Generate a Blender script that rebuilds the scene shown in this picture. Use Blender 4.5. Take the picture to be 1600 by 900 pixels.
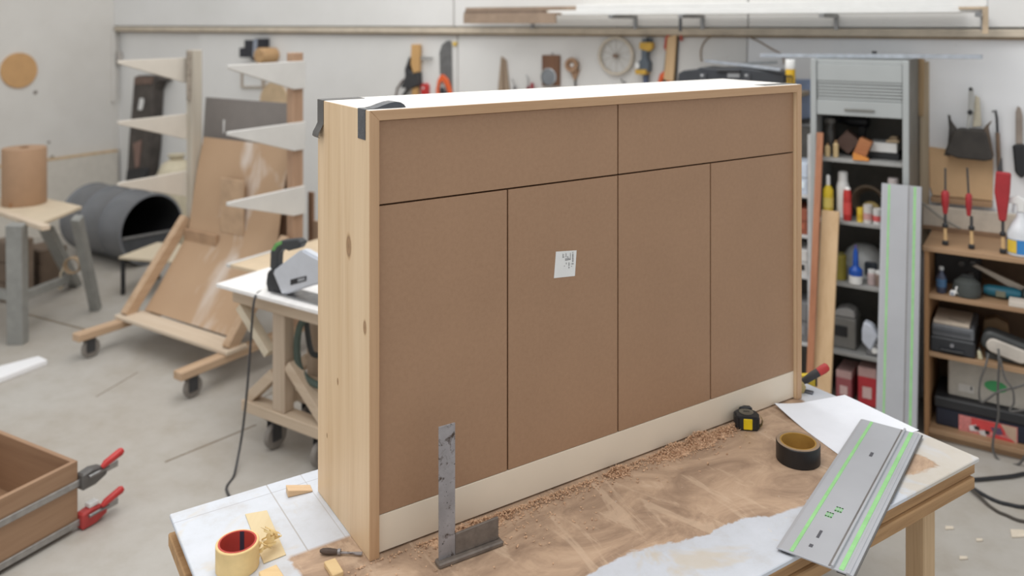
import bpy, bmesh, math, random
from mathutils import Vector, Matrix
random.seed(11)
for o in list(bpy.data.objects):
    bpy.data.objects.remove(o, do_unlink=True)
sc = bpy.context.scene
COL = sc.collection

# ---------------------------------------------------------------- camera
F, CX, HY, CZ = 1294.0, 800.0, 38.0, 1.97      # focal length in pixels, principal point, eye height
TZ = 0.778                                      # work table top
cam_d = bpy.data.cameras.new('camera')
cam_d.sensor_width = 36.0
cam_d.lens = F / 1600 * 36
cam_d.shift_y = -(450 - HY) / 1600
cam_d.clip_start = 0.05
cam_d.dof.use_dof = True
cam_d.dof.focus_distance = 2.05
cam_d.dof.aperture_fstop = 1.9
cam = bpy.data.objects.new('camera', cam_d)
COL.objects.link(cam)
cam.location = (0, 0, CZ)
cam.rotation_euler = (math.pi / 2, 0, 0)
sc.camera = cam

# ---------------------------------------------------------------- light
w = bpy.data.worlds.new('world')
sc.world = w
w.use_nodes = True
w.node_tree.nodes['Background'].inputs[0].default_value = (0.965, 0.985, 1.0, 1)
w.node_tree.nodes['Background'].inputs[1].default_value = 0.79
def area(name, loc, aim, sx, sy, power, col):
    d = bpy.data.lights.new(name, 'AREA'); d.shape = 'RECTANGLE'
    d.size, d.size_y, d.energy, d.color = sx, sy, power, col
    o = bpy.data.objects.new(name, d); COL.objects.link(o)
    o.location = loc
    o.rotation_euler = (Vector(aim) - Vector(loc)).to_track_quat('-Z', 'Y').to_euler()
    return o
area('skylight_near', (-1.4, 1.6, 5.0), (-1.0, 2.0, 0), 3.2, 4.5, 95, (1.0, 0.985, 0.96))
area('skylight_far', (-0.5, 4.0, 5.0), (-0.2, 4.1, 0), 5.2, 2.4, 120, (1.0, 0.985, 0.96))
sc.view_settings.view_transform = 'Standard'
sc.view_settings.look = 'None'
sc.view_settings.exposure = 0.0
sc.view_settings.gamma = 1.0
sc.view_settings.use_curve_mapping = False

# ---------------------------------------------------------------- frames
ANG = math.radians(33)
CA, SA = math.cos(ANG), math.sin(ANG)
U, N = Vector((CA, -SA, 0)), Vector((SA, CA, 0))      # along the back wall to the right / towards the back wall
A, B = Vector((CA, SA, 0)), Vector((-SA, CA, 0))      # along the work table / across it
NW, UW = 4.82, -7.84                                   # back wall, left wall
def UN(u, n, z): return U * u + N * n + Vector((0, 0, z))
def zp(x, y, z):                                       # where a sight line meets the level z
    D = F * (CZ - z) / (y - HY)
    return Vector(((x - CX) / F * D, D, z))
def pl(x, y, n):                                       # where it meets an upright plane parallel to the back wall
    q = (x - CX) / F
    D = n / (SA * q + CA)
    return D * (CA * q - SA), CZ - (y - HY) / F * D
L1 = zp(265, 803, TZ)
def TP(a, b, z=0): return Vector((L1.x, L1.y, TZ)) + A * a + B * b + Vector((0, 0, z))
def ab(x, y, z=TZ):
    p = zp(x, y, z); d = Vector((p.x - L1.x, p.y - L1.y, 0))
    return d.dot(A), d.dot(B)

# ---------------------------------------------------------------- materials
def lin(c):
    r = []
    for v in c:
        v /= 255.0
        r.append(v / 12.92 if v <= 0.04045 else ((v + 0.055) / 1.055) ** 2.4)
    return r
class NT:
    def __init__(s, name):
        s.m = bpy.data.materials.new(name); s.m.use_nodes = True
        s.t = s.m.node_tree; s.b = s.t.nodes['Principled BSDF']
    def n(s, typ, **kw):
        nd = s.t.nodes.new(typ)
        for k, v in kw.items(): setattr(nd, k, v)
        return nd
    def l(s, a, b): s.t.links.new(a, b)
    def coord(s, scale=(1, 1, 1)):
        tc = s.n('ShaderNodeTexCoord'); mp = s.n('ShaderNodeMapping')
        mp.inputs['Scale'].default_value = scale
        s.l(tc.outputs['Object'], mp.inputs['Vector'])
        return mp.outputs['Vector']
    def noise(s, vec, scale, detail=4, rough=.6, dist=0):
        nd = s.n('ShaderNodeTexNoise')
        nd.inputs['Scale'].default_value = scale; nd.inputs['Detail'].default_value = detail
        nd.inputs['Roughness'].default_value = rough; nd.inputs['Distortion'].default_value = dist
        s.l(vec, nd.inputs['Vector']); return nd.outputs['Fac']
    def ramp(s, fac, stops, interp='LINEAR'):
        r = s.n('ShaderNodeValToRGB'); r.color_ramp.interpolation = interp
        e = r.color_ramp.elements
        while len(e) < len(stops): e.new(0.5)
        for el, (p, c) in zip(e, stops):
            el.position = p; el.color = (*c, 1) if len(c) == 3 else c
        s.l(fac, r.inputs[0]); return r.outputs['Color']
    def mix(s, fac, a, b, mode='MIX'):
        m = s.n('ShaderNodeMix', data_type='RGBA', blend_type=mode)
        for sock, v in ((m.inputs[0], fac), (m.inputs[6], a), (m.inputs[7], b)):
            if hasattr(v, 'is_linked') or hasattr(v, 'links'): s.l(v, sock)
            elif isinstance(v, (int, float)): sock.default_value = v
            else: sock.default_value = (*v, 1)
        return m.outputs[2]
    def math(s, op, a, b=0.0, c=None):
        m = s.n('ShaderNodeMath', operation=op)
        for i, v in enumerate((a, b) if c is None else (a, b, c)):
            if isinstance(v, (int, float)): m.inputs[i].default_value = v
            else: s.l(v, m.inputs[i])
        return m.outputs[0]
    def bump(s, h, strength=.2, dist=.01):
        b = s.n('ShaderNodeBump'); b.inputs['Strength'].default_value = strength
        b.inputs['Distance'].default_value = dist
        s.l(h, b.inputs['Height']); s.l(b.outputs['Normal'], s.b.inputs['Normal'])
    def fin(s, col, rough=.6, metal=0.0):
        if isinstance(col, (tuple, list)): s.b.inputs['Base Color'].default_value = (*col[:3], 1)
        else: s.l(col, s.b.inputs['Base Color'])
        s.b.inputs['Roughness'].default_value = rough; s.b.inputs['Metallic'].default_value = metal
        return s.m
_mc = {}
def M(name, rgb, rough=.6, metal=0.0, var=.08, scale=14.0, bump=0.0):
    if name in _mc: return _mc[name]
    t = NT(name); c = lin(rgb)
    f = t.noise(t.coord(), scale)
    col = t.ramp(f, [(.25, [max(0, v * (1 - var * 2)) for v in c]), (.75, [min(1, v * (1 + var * 2)) for v in c])])
    if bump: t.bump(f, bump)
    _mc[name] = t.fin(col, rough, metal); return _mc[name]
def WOOD(name, light, dark, axis=0, rough=.55, scale=1.0, knots=(), staves=None):
    if name in _mc: return _mc[name]
    t = NT(name)
    s = [22 * scale] * 3; s[axis] = 1.1 * scale
    v = t.coord(s)
    g = t.noise(v, 1.0, 5, .62, .6)
    s2 = [150 * scale] * 3; s2[axis] = 4 * scale
    g2 = t.noise(t.coord(s2), 1.0, 3, .5)
    cl, cd = lin(light), lin(dark)
    col = t.ramp(g, [(.28, cd), (.48, [(a * .65 + b * .35) for a, b in zip(cl, cd)]), (.68, cl)])
    col = t.mix(.18, col, t.ramp(g2, [(.3, cd), (.7, cl)]))
    if staves:                                  # glued strips of slightly different timber
        ax, cuts = staves
        tc = t.n('ShaderNodeTexCoord'); sp = t.n('ShaderNodeSeparateXYZ'); t.l(tc.outputs['Object'], sp.inputs[0])
        for pos, k in cuts:
            f = t.math('GREATER_THAN', sp.outputs[ax], pos)
            col = t.mix(f, col, t.mix(1.0, col, [k[0], k[1], k[2]], 'MULTIPLY'))
            d = t.math('ABSOLUTE', t.math('SUBTRACT', sp.outputs[ax], pos))
            col = t.mix(t.math('MULTIPLY', t.math('LESS_THAN', d, .0009), .45), col, cd)
    for (kx, ky, kz, r) in knots:
        tc = t.n('ShaderNodeTexCoord'); mp = t.n('ShaderNodeMapping')
        mp.inputs['Location'].default_value = (-kx, -ky, -kz)
        t.l(tc.outputs['Object'], mp.inputs['Vector'])
        ln = t.n('ShaderNodeVectorMath', operation='MULTIPLY')
        sc3 = [1, 1, 1]; sc3[axis] = .55
        t.l(mp.outputs[0], ln.inputs[0]); ln.inputs[1].default_value = sc3
        le = t.n('ShaderNodeVectorMath', operation='LENGTH'); t.l(ln.outputs[0], le.inputs[0])
        d = t.math('DIVIDE', le.outputs['Value'], r)
        kc = t.ramp(d, [(0, (.16, .075, .03)), (.35, (.33, .17, .07)), (.55, (.20, .10, .045)), (.75, (.5, .3, .14)), (1, cl)])
        kf = t.ramp(d, [(.55, (1, 1, 1)), (1, (0, 0, 0))])
        col = t.mix(t.math('MULTIPLY', kf, .8), col, kc)
    t.bump(g2, .08, .002)
    _mc[name] = t.fin(col, rough); return _mc[name]
def METAL(name, rgb, rough=.35, metal=.9, var=.12, scale=30):
    return M(name, rgb, rough, metal, var, scale)

# ---------------------------------------------------------------- mesh helpers
class MB:
    def __init__(s, mtx=None): s.v, s.f, s.m = [], [], (mtx or Matrix())
    def add(s, vs, fs):
        o = len(s.v); s.v += [tuple(s.m @ Vector(p)) for p in vs]
        s.f += [tuple(i + o for i in q) for q in fs]; return s
    def box(s, x0, x1, y0, y1, z0, z1):
        return s.add([(x0, y0, z0), (x1, y0, z0), (x1, y1, z0), (x0, y1, z0), (x0, y0, z1), (x1, y0, z1), (x1, y1, z1), (x0, y1, z1)],
                     [(0, 3, 2, 1), (4, 5, 6, 7), (0, 1, 5, 4), (1, 2, 6, 5), (2, 3, 7, 6), (3, 0, 4, 7)])
    def cbox(s, c, size, rot=None):
        h = [v / 2 for v in size]
        R = rot.to_matrix() if hasattr(rot, 'to_matrix') else (rot or Matrix.Identity(3))
        R = R.to_3x3(); c = Vector(c)
        vs = [c + R @ Vector((sx * h[0], sy * h[1], sz * h[2])) for sz in (-1, 1) for sy in (-1, 1) for sx in (-1, 1)]
        return s.add(vs, [(0, 2, 3, 1), (4, 5, 7, 6), (0, 1, 5, 4), (1, 3, 7, 5), (3, 2, 6, 7), (2, 0, 4, 6)])
    def prism(s, poly, axis, a, b):
        n = len(poly)
        def pt(p, t):
            return {'y': (p[0], t, p[1]), 'z': (p[0], p[1], t), 'x': (t, p[0], p[1])}[axis]
        vs = [pt(p, a) for p in poly] + [pt(p, b) for p in poly]
        fs = [tuple(range(n))[::-1], tuple(range(n, 2 * n))] + [(i, (i + 1) % n, (i + 1) % n + n, i + n) for i in range(n)]
        return s.add(vs, fs)
    def bar(s, p, q, wd, ht, up=(0, 0, 1)):              # straight rectangular bar from p to q
        p, q = Vector(p), Vector(q); d = (q - p).normalized(); up = Vector(up)
        sd = d.cross(up)
        if sd.length < 1e-4: sd = d.cross(Vector((1, 0, 0)))
        sd.normalize(); u2 = sd.cross(d).normalized()
        vs = [e + sd * (i * wd / 2) + u2 * (j * ht / 2) for e in (p, q) for i, j in ((-1, -1), (1, -1), (1, 1), (-1, 1))]
        return s.add(vs, [(0, 1, 2, 3)[::-1], (4, 5, 6, 7), (0, 1, 5, 4), (1, 2, 6, 5), (2, 3, 7, 6), (3, 0, 4, 7)])
    def tube(s, pts, r, seg=8):
        pts = [Vector(p) for p in pts]; n = len(pts)
        rs = r if isinstance(r, (list, tuple)) else [r] * n
        vs, prev = [], None
        for i, p in enumerate(pts):
            d = (pts[min(i + 1, n - 1)] - pts[max(i - 1, 0)]).normalized()
            if prev is None:
                a = d.cross(Vector((0, 0, 1)))
                if a.length < 1e-3: a = d.cross(Vector((1, 0, 0)))
            else: a = prev - d * prev.dot(d)
            a.normalize(); prev = a; b = d.cross(a)
            for k in range(seg):
                th = 2 * math.pi * k / seg
                vs.append(p + (a * math.cos(th) + b * math.sin(th)) * rs[i])
        fs = [(i * seg + k, i * seg + (k + 1) % seg, (i + 1) * seg + (k + 1) % seg, (i + 1) * seg + k) for i in range(n - 1) for k in range(seg)]
        fs += [tuple(range(seg))[::-1], tuple(range((n - 1) * seg, n * seg))]
        return s.add(vs, fs)
    def lathe(s, prof, c=(0, 0, 0), seg=24, axis='z', closed=False, caps=True):
        vs = []
        for (r, h) in prof:
            for k in range(seg):
                th = 2 * math.pi * k / seg; x, y = r * math.cos(th), r * math.sin(th)
                p = {'z': (x, y, h), 'y': (x, h, y), 'x': (h, x, y)}[axis]
                vs.append(Vector(p) + Vector(c))
        n = len(prof); rng = range(n if closed else n - 1)
        fs = [(i * seg + k, i * seg + (k + 1) % seg, ((i + 1) % n) * seg + (k + 1) % seg, ((i + 1) % n) * seg + k) for i in rng for k in range(seg)]
        if caps and not closed:
            if prof[0][0] > 1e-6: fs.append(tuple(range(seg))[::-1])
            if prof[-1][0] > 1e-6: fs.append(tuple(range((n - 1) * seg, n * seg)))
        return s.add(vs, fs)
    def strip(s, prof, x0, x1, t=.0008, axis='x'):          # a thin bent sheet: profile of (y,z) swept along x
        n = len(prof); vs = []
        off = []
        for i in range(n):
            a = Vector(prof[max(i - 1, 0)]); b = Vector(prof[min(i + 1, n - 1)]); d = (b - a).normalized()
            off.append((-d.y * t, d.x * t))
        for x in (x0, x1):
            for (y, z), (oy, oz) in zip(prof, off): vs += [(x, y, z), (x, y + oy, z + oz)]
        m = 2 * n; fs = []
        for i in range(n - 1):
            a, b, c, d = 2 * i, 2 * i + 1, 2 * i + 2, 2 * i + 3
            fs += [(a, c, c + m, a + m), (d, b, b + m, d + m), (a, b, d, c), (a + m, c + m, d + m, b + m)]
        fs += [(0, m, m + 1, 1), (m - 2, m - 1, 2 * m - 1, 2 * m - 2)]
        if axis == 'y': vs = [(q[1], q[0], q[2]) for q in vs]
        return s.add(vs, fs)
    def build(s, name, mat, parent=None, bevel=0.0, smooth=False, seg=1):
        me = bpy.data.meshes.new(name)
        bm = bmesh.new()
        bv = [bm.verts.new(p) for p in s.v]
        for q in s.f:
            try: bm.faces.new([bv[i] for i in q])
            except ValueError: pass
        bmesh.ops.remove_doubles(bm, verts=bm.verts, dist=1e-6)
        bmesh.ops.recalc_face_normals(bm, faces=bm.faces)
        if bevel:
            es = [e for e in bm.edges if len(e.link_faces) == 2 and e.calc_face_angle(0) > .5]
            bmesh.ops.bevel(bm, geom=es, offset=bevel, segments=seg, affect='EDGES', clamp_overlap=True)
        if smooth:
            for f in bm.faces: f.smooth = True
            for e in bm.edges:
                if len(e.link_faces) == 2 and e.calc_face_angle(0) > .6: e.smooth = False
        bm.to_mesh(me); bm.free()
        me.materials.append(mat)
        o = bpy.data.objects.new(name, me); COL.objects.link(o)
        if parent is not None: o.parent = parent
        return o
def tag(o, label, cat, group=None, kind=None):
    if label: o['label'] = label
    if cat: o['category'] = cat
    if group: o['group'] = group
    if kind: o['kind'] = kind
    return o
def thing(name, label, cat, loc, rz=0.0, group=None):
    o = bpy.data.objects.new(name, None); COL.objects.link(o)
    o.empty_display_size = .05
    o.location = loc; o.rotation_euler = (0, 0, rz)
    return tag(o, label, cat, group)
def rth(name, label, cat, u, n, z, group=None): return thing(name, label, cat, UN(u, n, z), -ANG, group)
def wth(name, label, cat, x, y, n, group=None):      # a thing at a spot of an upright plane n; f maps picture spots of that plane to local x,z
    u0, z0 = pl(x, y, n)
    r = rth(name, label, cat, u0, n, z0, group)
    def f(px, py):
        u, z = pl(px, py, n); return (u - u0, z - z0)
    return r, f
def P(f, pts): return [f(*p) for p in pts]
def arc(cx, cy, r, a0, a1, n=10, ry=None):
    ry = r if ry is None else ry
    return [(cx + r * math.cos(math.radians(a0 + (a1 - a0) * i / n)), cy + ry * math.sin(math.radians(a0 + (a1 - a0) * i / n))) for i in range(n + 1)]
def rrect(x0, x1, y0, y1, r, n=4):
    return arc(x1 - r, y0 + r, r, -90, 0, n) + arc(x1 - r, y1 - r, r, 0, 90, n) + arc(x0 + r, y1 - r, r, 90, 180, n) + arc(x0 + r, y0 + r, r, 180, 270, n)
def smoothpath(pts, k=6):
    pts = [Vector(p) for p in pts]; out = []
    for i in range(len(pts) - 1):
        p0, p1, p2, p3 = pts[max(i - 1, 0)], pts[i], pts[i + 1], pts[min(i + 2, len(pts) - 1)]
        for j in range(k):
            t = j / k
            out.append(.5 * ((2 * p1) + (p2 - p0) * t + (2 * p0 - 5 * p1 + 4 * p2 - p3) * t * t + (3 * p1 - p0 - 3 * p2 + p3) * t ** 3))
    out.append(pts[-1]); return out

# palette ---------------------------------------------------------
PINE = lambda: WOOD('pine', (214, 180, 138), (190, 150, 104), 2)
def steel(): return METAL('steel', (150, 150, 150), .4)
def black(): return M('black_plastic', (34, 35, 38), .5)
def red(): return M('red_plastic', (184, 48, 46), .45)
def white(): return M('white_plastic', (228, 228, 226), .5, var=.03)
def grey(): return M('grey_paint', (150, 150, 148), .55)
def cast(): return M('cast_iron', (72, 72, 74), .5, .5)

# ================================================================ THE SETTING
def concrete():
    t = NT('concrete')
    v = t.coord()
    f1 = t.noise(v, .9, 5, .6, .4); f2 = t.noise(v, 6, 6, .7); f3 = t.noise(v, 40, 3, .6)
    c = t.ramp(f1, [(.32, lin((160, 151, 139))), (.6, lin((174, 170, 163)))])
    c = t.mix(.35, c, t.ramp(f2, [(.3, lin((152, 142, 127))), (.5, lin((175, 170, 163))), (.75, lin((192, 189, 184)))]))
    sp = t.ramp(t.noise(v, 9, 5, .75, 1.0), [(.66, (0, 0, 0)), (.74, (1, 1, 1))])
    c = t.mix(t.math('MULTIPLY', sp, .35), c, lin((150, 136, 116)))
    t.bump(f3, .06, .004)
    return t.fin(c, .55)
def plaster(name, a, b):
    t = NT(name); v = t.coord()
    f = t.noise(v, 1.3, 5, .6); g = t.noise(v, 14, 4, .7)
    c = t.ramp(f, [(.3, lin(a)), (.7, lin(b))])
    c = t.mix(t.math('MULTIPLY', t.ramp(g, [(.66, (0, 0, 0)), (.76, (1, 1, 1))]), .18), c, lin((150, 140, 128)))
    t.bump(g, .05, .004)
    return t.fin(c, .8)
PL = plaster('plaster_white', (214, 213, 210), (224, 223, 221))
PL2 = plaster('plaster_warm', (206, 202, 196), (218, 215, 210))
def struct(o): o['kind'] = 'structure'; return o
def rframe(o): o.rotation_euler = (0, 0, -ANG); return o     # mesh verts given directly in (u, n, z)

fl = rframe(struct(MB().box(UW - .1, 3.4, -1.2, NW + .1, -.12, 0).build('floor', concrete())))
wb = rframe(struct(MB().box(UW - .15, 3.4, NW, NW + .15, 0, 3.6).build('wall_back', PL)))
wl = rframe(struct(MB().box(UW - .15, UW, -1.2, NW, 0, 3.6).build('wall_left', PL2)))
# hairline joints of the slab, each a narrow sunk strip of dirt
dirt = M('joint_dirt', (128, 116, 100), .9)
for (x0, y0, x1, y1, wd) in ((258, 722, 400, 664, .010), (30, 488, 152, 520, .018), (395, 330 + 300, 470, 590, .008), (150, 620, 215, 582, .006)):
    p, q = zp(x0, y0, 0), zp(x1, y1, 0)
    up, uq = (p.dot(U), p.dot(N)), (q.dot(U), q.dot(N))
    MB().bar((*up, .0006), (*uq, .0006), wd, .0012).build('floor_joint', dirt, fl)
# cladding panels of the back wall, the ledge rail at eye height and the proud upper boarding
def upan(x0, x1, z0, z1, t, mat, n=NW):
    ua, ub = pl(x0, 300, n)[0] if x0 is not None else UW, pl(x1, 300, n)[0] if x1 is not None else 3.35
    return MB().box(ua, ub, NW - t, NW - .0005, z0, z1).build('wall_panel', mat, wb, .004)
upan(313, 716, .02, 1.895, .016, PL); upan(717.5, 1168, .02, 1.895, .016, PL); upan(1169.5, None, .02, 1.895, .016, plaster('plaster_lightened', (230, 231, 233), (238, 239, 241)))  # right panel's paint lightened to make up for light missing there
upan(None, 714, 1.955, 3.55, .05, PL); upan(716, 1172, 1.955, 3.55, .05, PL); upan(1174, None, 1.955, 3.55, .05, PL)
beige = M('ledge_paint', (196, 184, 166), .6)
tr = rframe(struct(MB().box(UW + .02, 3.3, NW - .06, NW - .001, 1.905, 1.945).build('trim_1', beige, None, .004)))
MB().box(UW + .02, 3.3, NW - .045, NW - .002, 1.893, 1.905).build('lower_batten', M('batten_brown', (140, 122, 100), .7), tr)  # narrow brown strip right under the ledge rail
tr2 = rframe(struct(MB().box(UW + .001, UW + .05, NW - .08, NW - .062, 1.2, 1.90).build('trim_2', PL2, None, .003)))

# ================================================================ THE WORK TABLE
TL, TB = 1.92, -.935
def tabletop():
    t = NT('worn_tabletop')
    tc = t.n('ShaderNodeTexCoord'); sp = t.n('ShaderNodeSeparateXYZ'); t.l(tc.outputs['Object'], sp.inputs[0])
    v = t.coord()
    d1 = t.math('MULTIPLY', t.math('SUBTRACT', t.noise(v, 5, 5, .6, .5), .5), .16)
    ax, bx = sp.outputs[0], sp.outputs[1]
    ad, bd = t.math('ADD', ax, d1), t.math('ADD', bx, d1)
    def step(x, e, k=120): return t.math('MINIMUM', t.math('MAXIMUM', t.math('MULTIPLY', t.math('SUBTRACT', x, e), k), 0.0), 1.0)
    m = t.math('MULTIPLY', step(ad, .17), t.math('SUBTRACT', 1.0, step(ad, 1.80)))
    lo = t.math('ADD', t.math('MULTIPLY', ax, -.16), -.60)      # lower border of the bare board runs slightly askew
    m = t.math('MULTIPLY', m, step(t.math('SUBTRACT', bd, lo), 0.0))
    m = t.math('MULTIPLY', m, t.math('SUBTRACT', 1.0, step(bx, -.325, 90)))
    # bare hardboard with scrapes along both directions
    s1 = t.noise(t.coord((2.2, 4.5, 1)), 1.5, 7, .7, 1.8); s2 = t.noise(t.coord((7, 1.6, 1)), 1.2, 5, .65, 1.6)
    br = t.ramp(s1, [(.25, lin((128, 104, 86))), (.45, lin((166, 139, 116))), (.6, lin((190, 161, 135))), (.78, lin((210, 184, 158)))])
    br = t.mix(t.math('MULTIPLY', t.ramp(s2, [(.56, (0, 0, 0)), (.62, (1, 1, 1))]), .5), br, lin((210, 184, 158)))
    wt = t.ramp(t.noise(v, 9, 5, .7), [(.3, lin((192, 192, 194))), (.5, lin((201, 205, 212))), (.7, lin((207, 211, 219)))])
    y1 = t.ramp(t.noise(v, 4.2, 4, .6, .6), [(.55, (0, 0, 0)), (.62, (1, 1, 1))])
    wt = t.mix(t.math('MULTIPLY', y1, .55), wt, lin((202, 186, 158)))
    # ruled pencil lines and seams of the white boards
    for pos, hw, kk in ((.235, .0016, .55), (.325, .0012, .4), (.60, .0014, .4)):
        ln = t.math('LESS_THAN', t.math('ABSOLUTE', t.math('SUBTRACT', ax, pos)), hw)
        wt = t.mix(t.math('MULTIPLY', ln, kk), wt, lin((150, 140, 128)))
    ln = t.math('LESS_THAN', t.math('ABSOLUTE', t.math('SUBTRACT', bx, -.045)), .0014)
    wt = t.mix(t.math('MULTIPLY', ln, .5), wt, lin((150, 146, 150)))
    cm_ = t.math('MULTIPLY', t.math('MULTIPLY', step(ad, .33, 60), t.math('SUBTRACT', 1.0, step(ad, .7, 60))), step(t.math('MULTIPLY', bd, -1.0), .10, 60))
    wt = t.mix(t.math('MULTIPLY', cm_, .45), wt, lin((206, 190, 166)))
    col = t.mix(m, wt, br)
    fl_ = t.ramp(t.noise(v, 34, 4, .7), [(.70, (0, 0, 0)), (.73, (1, 1, 1))])
    col = t.mix(t.math('MULTIPLY', fl_, .5), col, lin((222, 214, 204)))
    t.bump(s1, .1, .004)
    return t.fin(col, .55)
ply = WOOD('plywood_edge', (190, 152, 108), (140, 104, 68), 0, .7)
plyl = WOOD('table_leg_wood', (206, 178, 142), (170, 138, 102), 2, .7)
tab = thing('work_table', 'low wooden work table with worn white and brown top carrying the sideboard', 'table', (L1.x, L1.y, 0), ANG)
MB().box(0, TL, TB, 0, TZ - .012, TZ).build('tabletop', tabletop(), tab, .002)
MB().box(.012, TL - .012, TB + .006, -.012, TZ - .042, TZ - .0125).build('tabletop_core', ply, tab, .002)
MB().box(-.004, TL - .03, TB - .004, TB + .05, TZ - .075, TZ - .0425).build('front_batten', ply, tab, .003)
MB().box(-.004, .05, TB + .055, -.004, TZ - .075, TZ - .0425).build('side_batten', ply, tab, .003)
MB().box(TL - .085, TL - .03, TB + .055, -.004, TZ - .075, TZ - .0425).build('side_batten', ply, tab, .003)
for a in (.08, TL - .15):
    for b in (TB + .07, -.12):
        MB().box(a, a + .055, b, b + .055, 0, TZ - .0755).build('leg', plyl, tab, .003)
    MB().box(a + .005, a + .05, TB + .127, -.123, TZ - .17, TZ - .08).build('cross_rail', ply, tab, .003)
for b in (TB + .075, -.115):
    MB().box(.14, TL - .155, b, b + .04, .16, .22).build('stretcher', plyl, tab, .003)

# ================================================================ THE SIDEBOARD
SL, SD, SH, TH = 1.477, .328, 1.0, .023
P0 = Vector((-.3168, 1.838, TZ))
sb = thing('sideboard', 'unfinished sideboard with pale pine frame and brown MDF doors on the work table', 'sideboard', P0 + Vector((0, 0, .0005)), ANG)
pine_s = WOOD('pine_side', (226, 199, 164), (204, 172, 132), 2, .5, knots=((0, .12, .672, .022), (0, .025, .511, .013), (0, .262, .17, .005), (0, .19, .33, .007)),
              staves=(1, ((.172, (.955, .935, .90)), (.254, (1.05, 1.065, 1.10)))))
pine_f = WOOD('pine_edge', (196, 160, 124), (172, 134, 98), 2, .5)
pine_t = WOOD('pine_top_blown', (228, 225, 220), (218, 212, 204), 0, .5)  # whiter than the other pine: blown highlight of the top put into the colour
mdf = M('mdf', (158, 120, 88), .75, var=.035, scale=10)
def mdf_mat():
    t = NT('brown_mdf'); v = t.coord()
    f = t.noise(v, 3, 4, .6); g = t.noise(v, 90, 3, .7)
    c = t.ramp(f, [(.3, lin((156, 122, 94))), (.7, lin((164, 129, 100)))])
    c = t.mix(.25, c, t.ramp(g, [(.3, lin((145, 111, 84))), (.7, lin((175, 140, 110)))]))
    t.bump(g, .03, .001)
    return t.fin(c, .6)
mdf = mdf_mat()
def frame_panel(name, poly, mat_out):
    o = MB().prism(poly, 'y', 0, SD).build(name, mat_out, sb, .0012)
    return o
frame_panel('side_panel', [(0, 0), (TH, 0), (TH, SH - TH), (0, SH)], pine_s)
frame_panel('side_panel', [(SL, 0), (SL - TH, 0), (SL - TH, SH - TH), (SL, SH)], pine_s)
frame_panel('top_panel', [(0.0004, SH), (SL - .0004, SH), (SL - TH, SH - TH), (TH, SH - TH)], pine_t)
# solid wood lipping along the front edges of the frame
MB().prism([(.0, 0), (TH, 0), (TH, SH - TH), (0, SH)], 'y', -.0035, -.0002).build('front_lipping', pine_f, sb, .0008)
MB().prism([(SL, 0), (SL - TH, 0), (SL - TH, SH - TH), (SL, SH)], 'y', -.0035, -.0002).build('front_lipping', pine_f, sb, .0008)
MB().prism([(.0008, SH), (SL - .0008, SH), (SL - TH, SH - TH - .0006), (TH, SH - TH - .0006)], 'y', -.0035, -.0002).build('front_lipping', WOOD('pine_edge_long', (196, 160, 124), (172, 134, 98), 0, .5), sb, .0008)
dark = M('gap_shade_brown', (58, 42, 32), .9)
MB().box(TH + .0005, SL - TH - .0005, .032, .05, .002, SH - TH - .0005).build('gap_backing', dark, sb)  # dark sheet behind the fronts, shade of the gaps put into its colour
MB().box(TH + .0005, SL - TH - .0005, SD - .012, SD - .004, .002, SH - TH - .0005).build('back_panel', mdf, sb)
xs = [TH + .001, .372, .727, 1.081, SL - TH - .001]; g = .0021; ZD = .784; ZP = .087
for i in range(4):
    MB().box(xs[i] + (g if i else 0), xs[i + 1] - (g if i < 3 else 0), .0105, .0285, ZP + .001, ZD - g).build('door', mdf, sb, .0006)
for i in (0, 2):
    MB().box(xs[i] + (g if i else 0), xs[i + 2] - (g if i < 1 else 0), .0105, .0285, ZD + g, SH - TH - .003).build('drawer_front', mdf, sb, .0006)
MB().box(TH + .001, SL - TH - .001, .0095, .0285, .004, ZP).build('plinth', M('plinth_cream', (228, 214, 194), .55, var=.02, scale=5), sb, .0006)
# shipping label on the second door
lb = MB().prism([(.5127, .540), (.580, .5345), (.5855, .6006), (.519, .607)], 'y', .0098, .0104).build('paper_label', white(), sb)
lm = MB()
for (cx, z0, z1, ww) in ((.573, .566, .599, .004), (.569, .561, .572, .0035), (.565, .580, .599, .002), (.5605, .558, .575, .0035), (.5565, .586, .598, .003), (.552, .57, .576, .003), (.551, .588, .599, .0025), (.546, .563, .573, .003), (.544, .588, .599, .002), (.541, .588, .599, .002)):
    for k in range(int((z1 - z0) / .0022)):
        z = z0 + k * .0022
        if random.random() < .8: lm.box(cx - ww / 2, cx + ww / 2, .0094, .0097, z, z + .0013)
lm.box(.548, .566, .0094, .0097, .5795, .5815).box(.548, .562, .0094, .0097, .583, .5845)
lm.build('printed_text', M('print_grey', (120, 118, 118), .8), lb)['label'] = 'faint grey printed lines'
# duct tape strips over the corners
duct = M('duct_tape_grey', (84, 82, 80), .42, .15, .1, 60)
def strip_on_side(y0, y1, prof, name='tape_strip'):
    return MB().strip(prof, y0, y1, .0007, 'y').build(name, duct, sb, 0, True)
def xz(seq): return [(-x, z) for x, z in seq]
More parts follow.
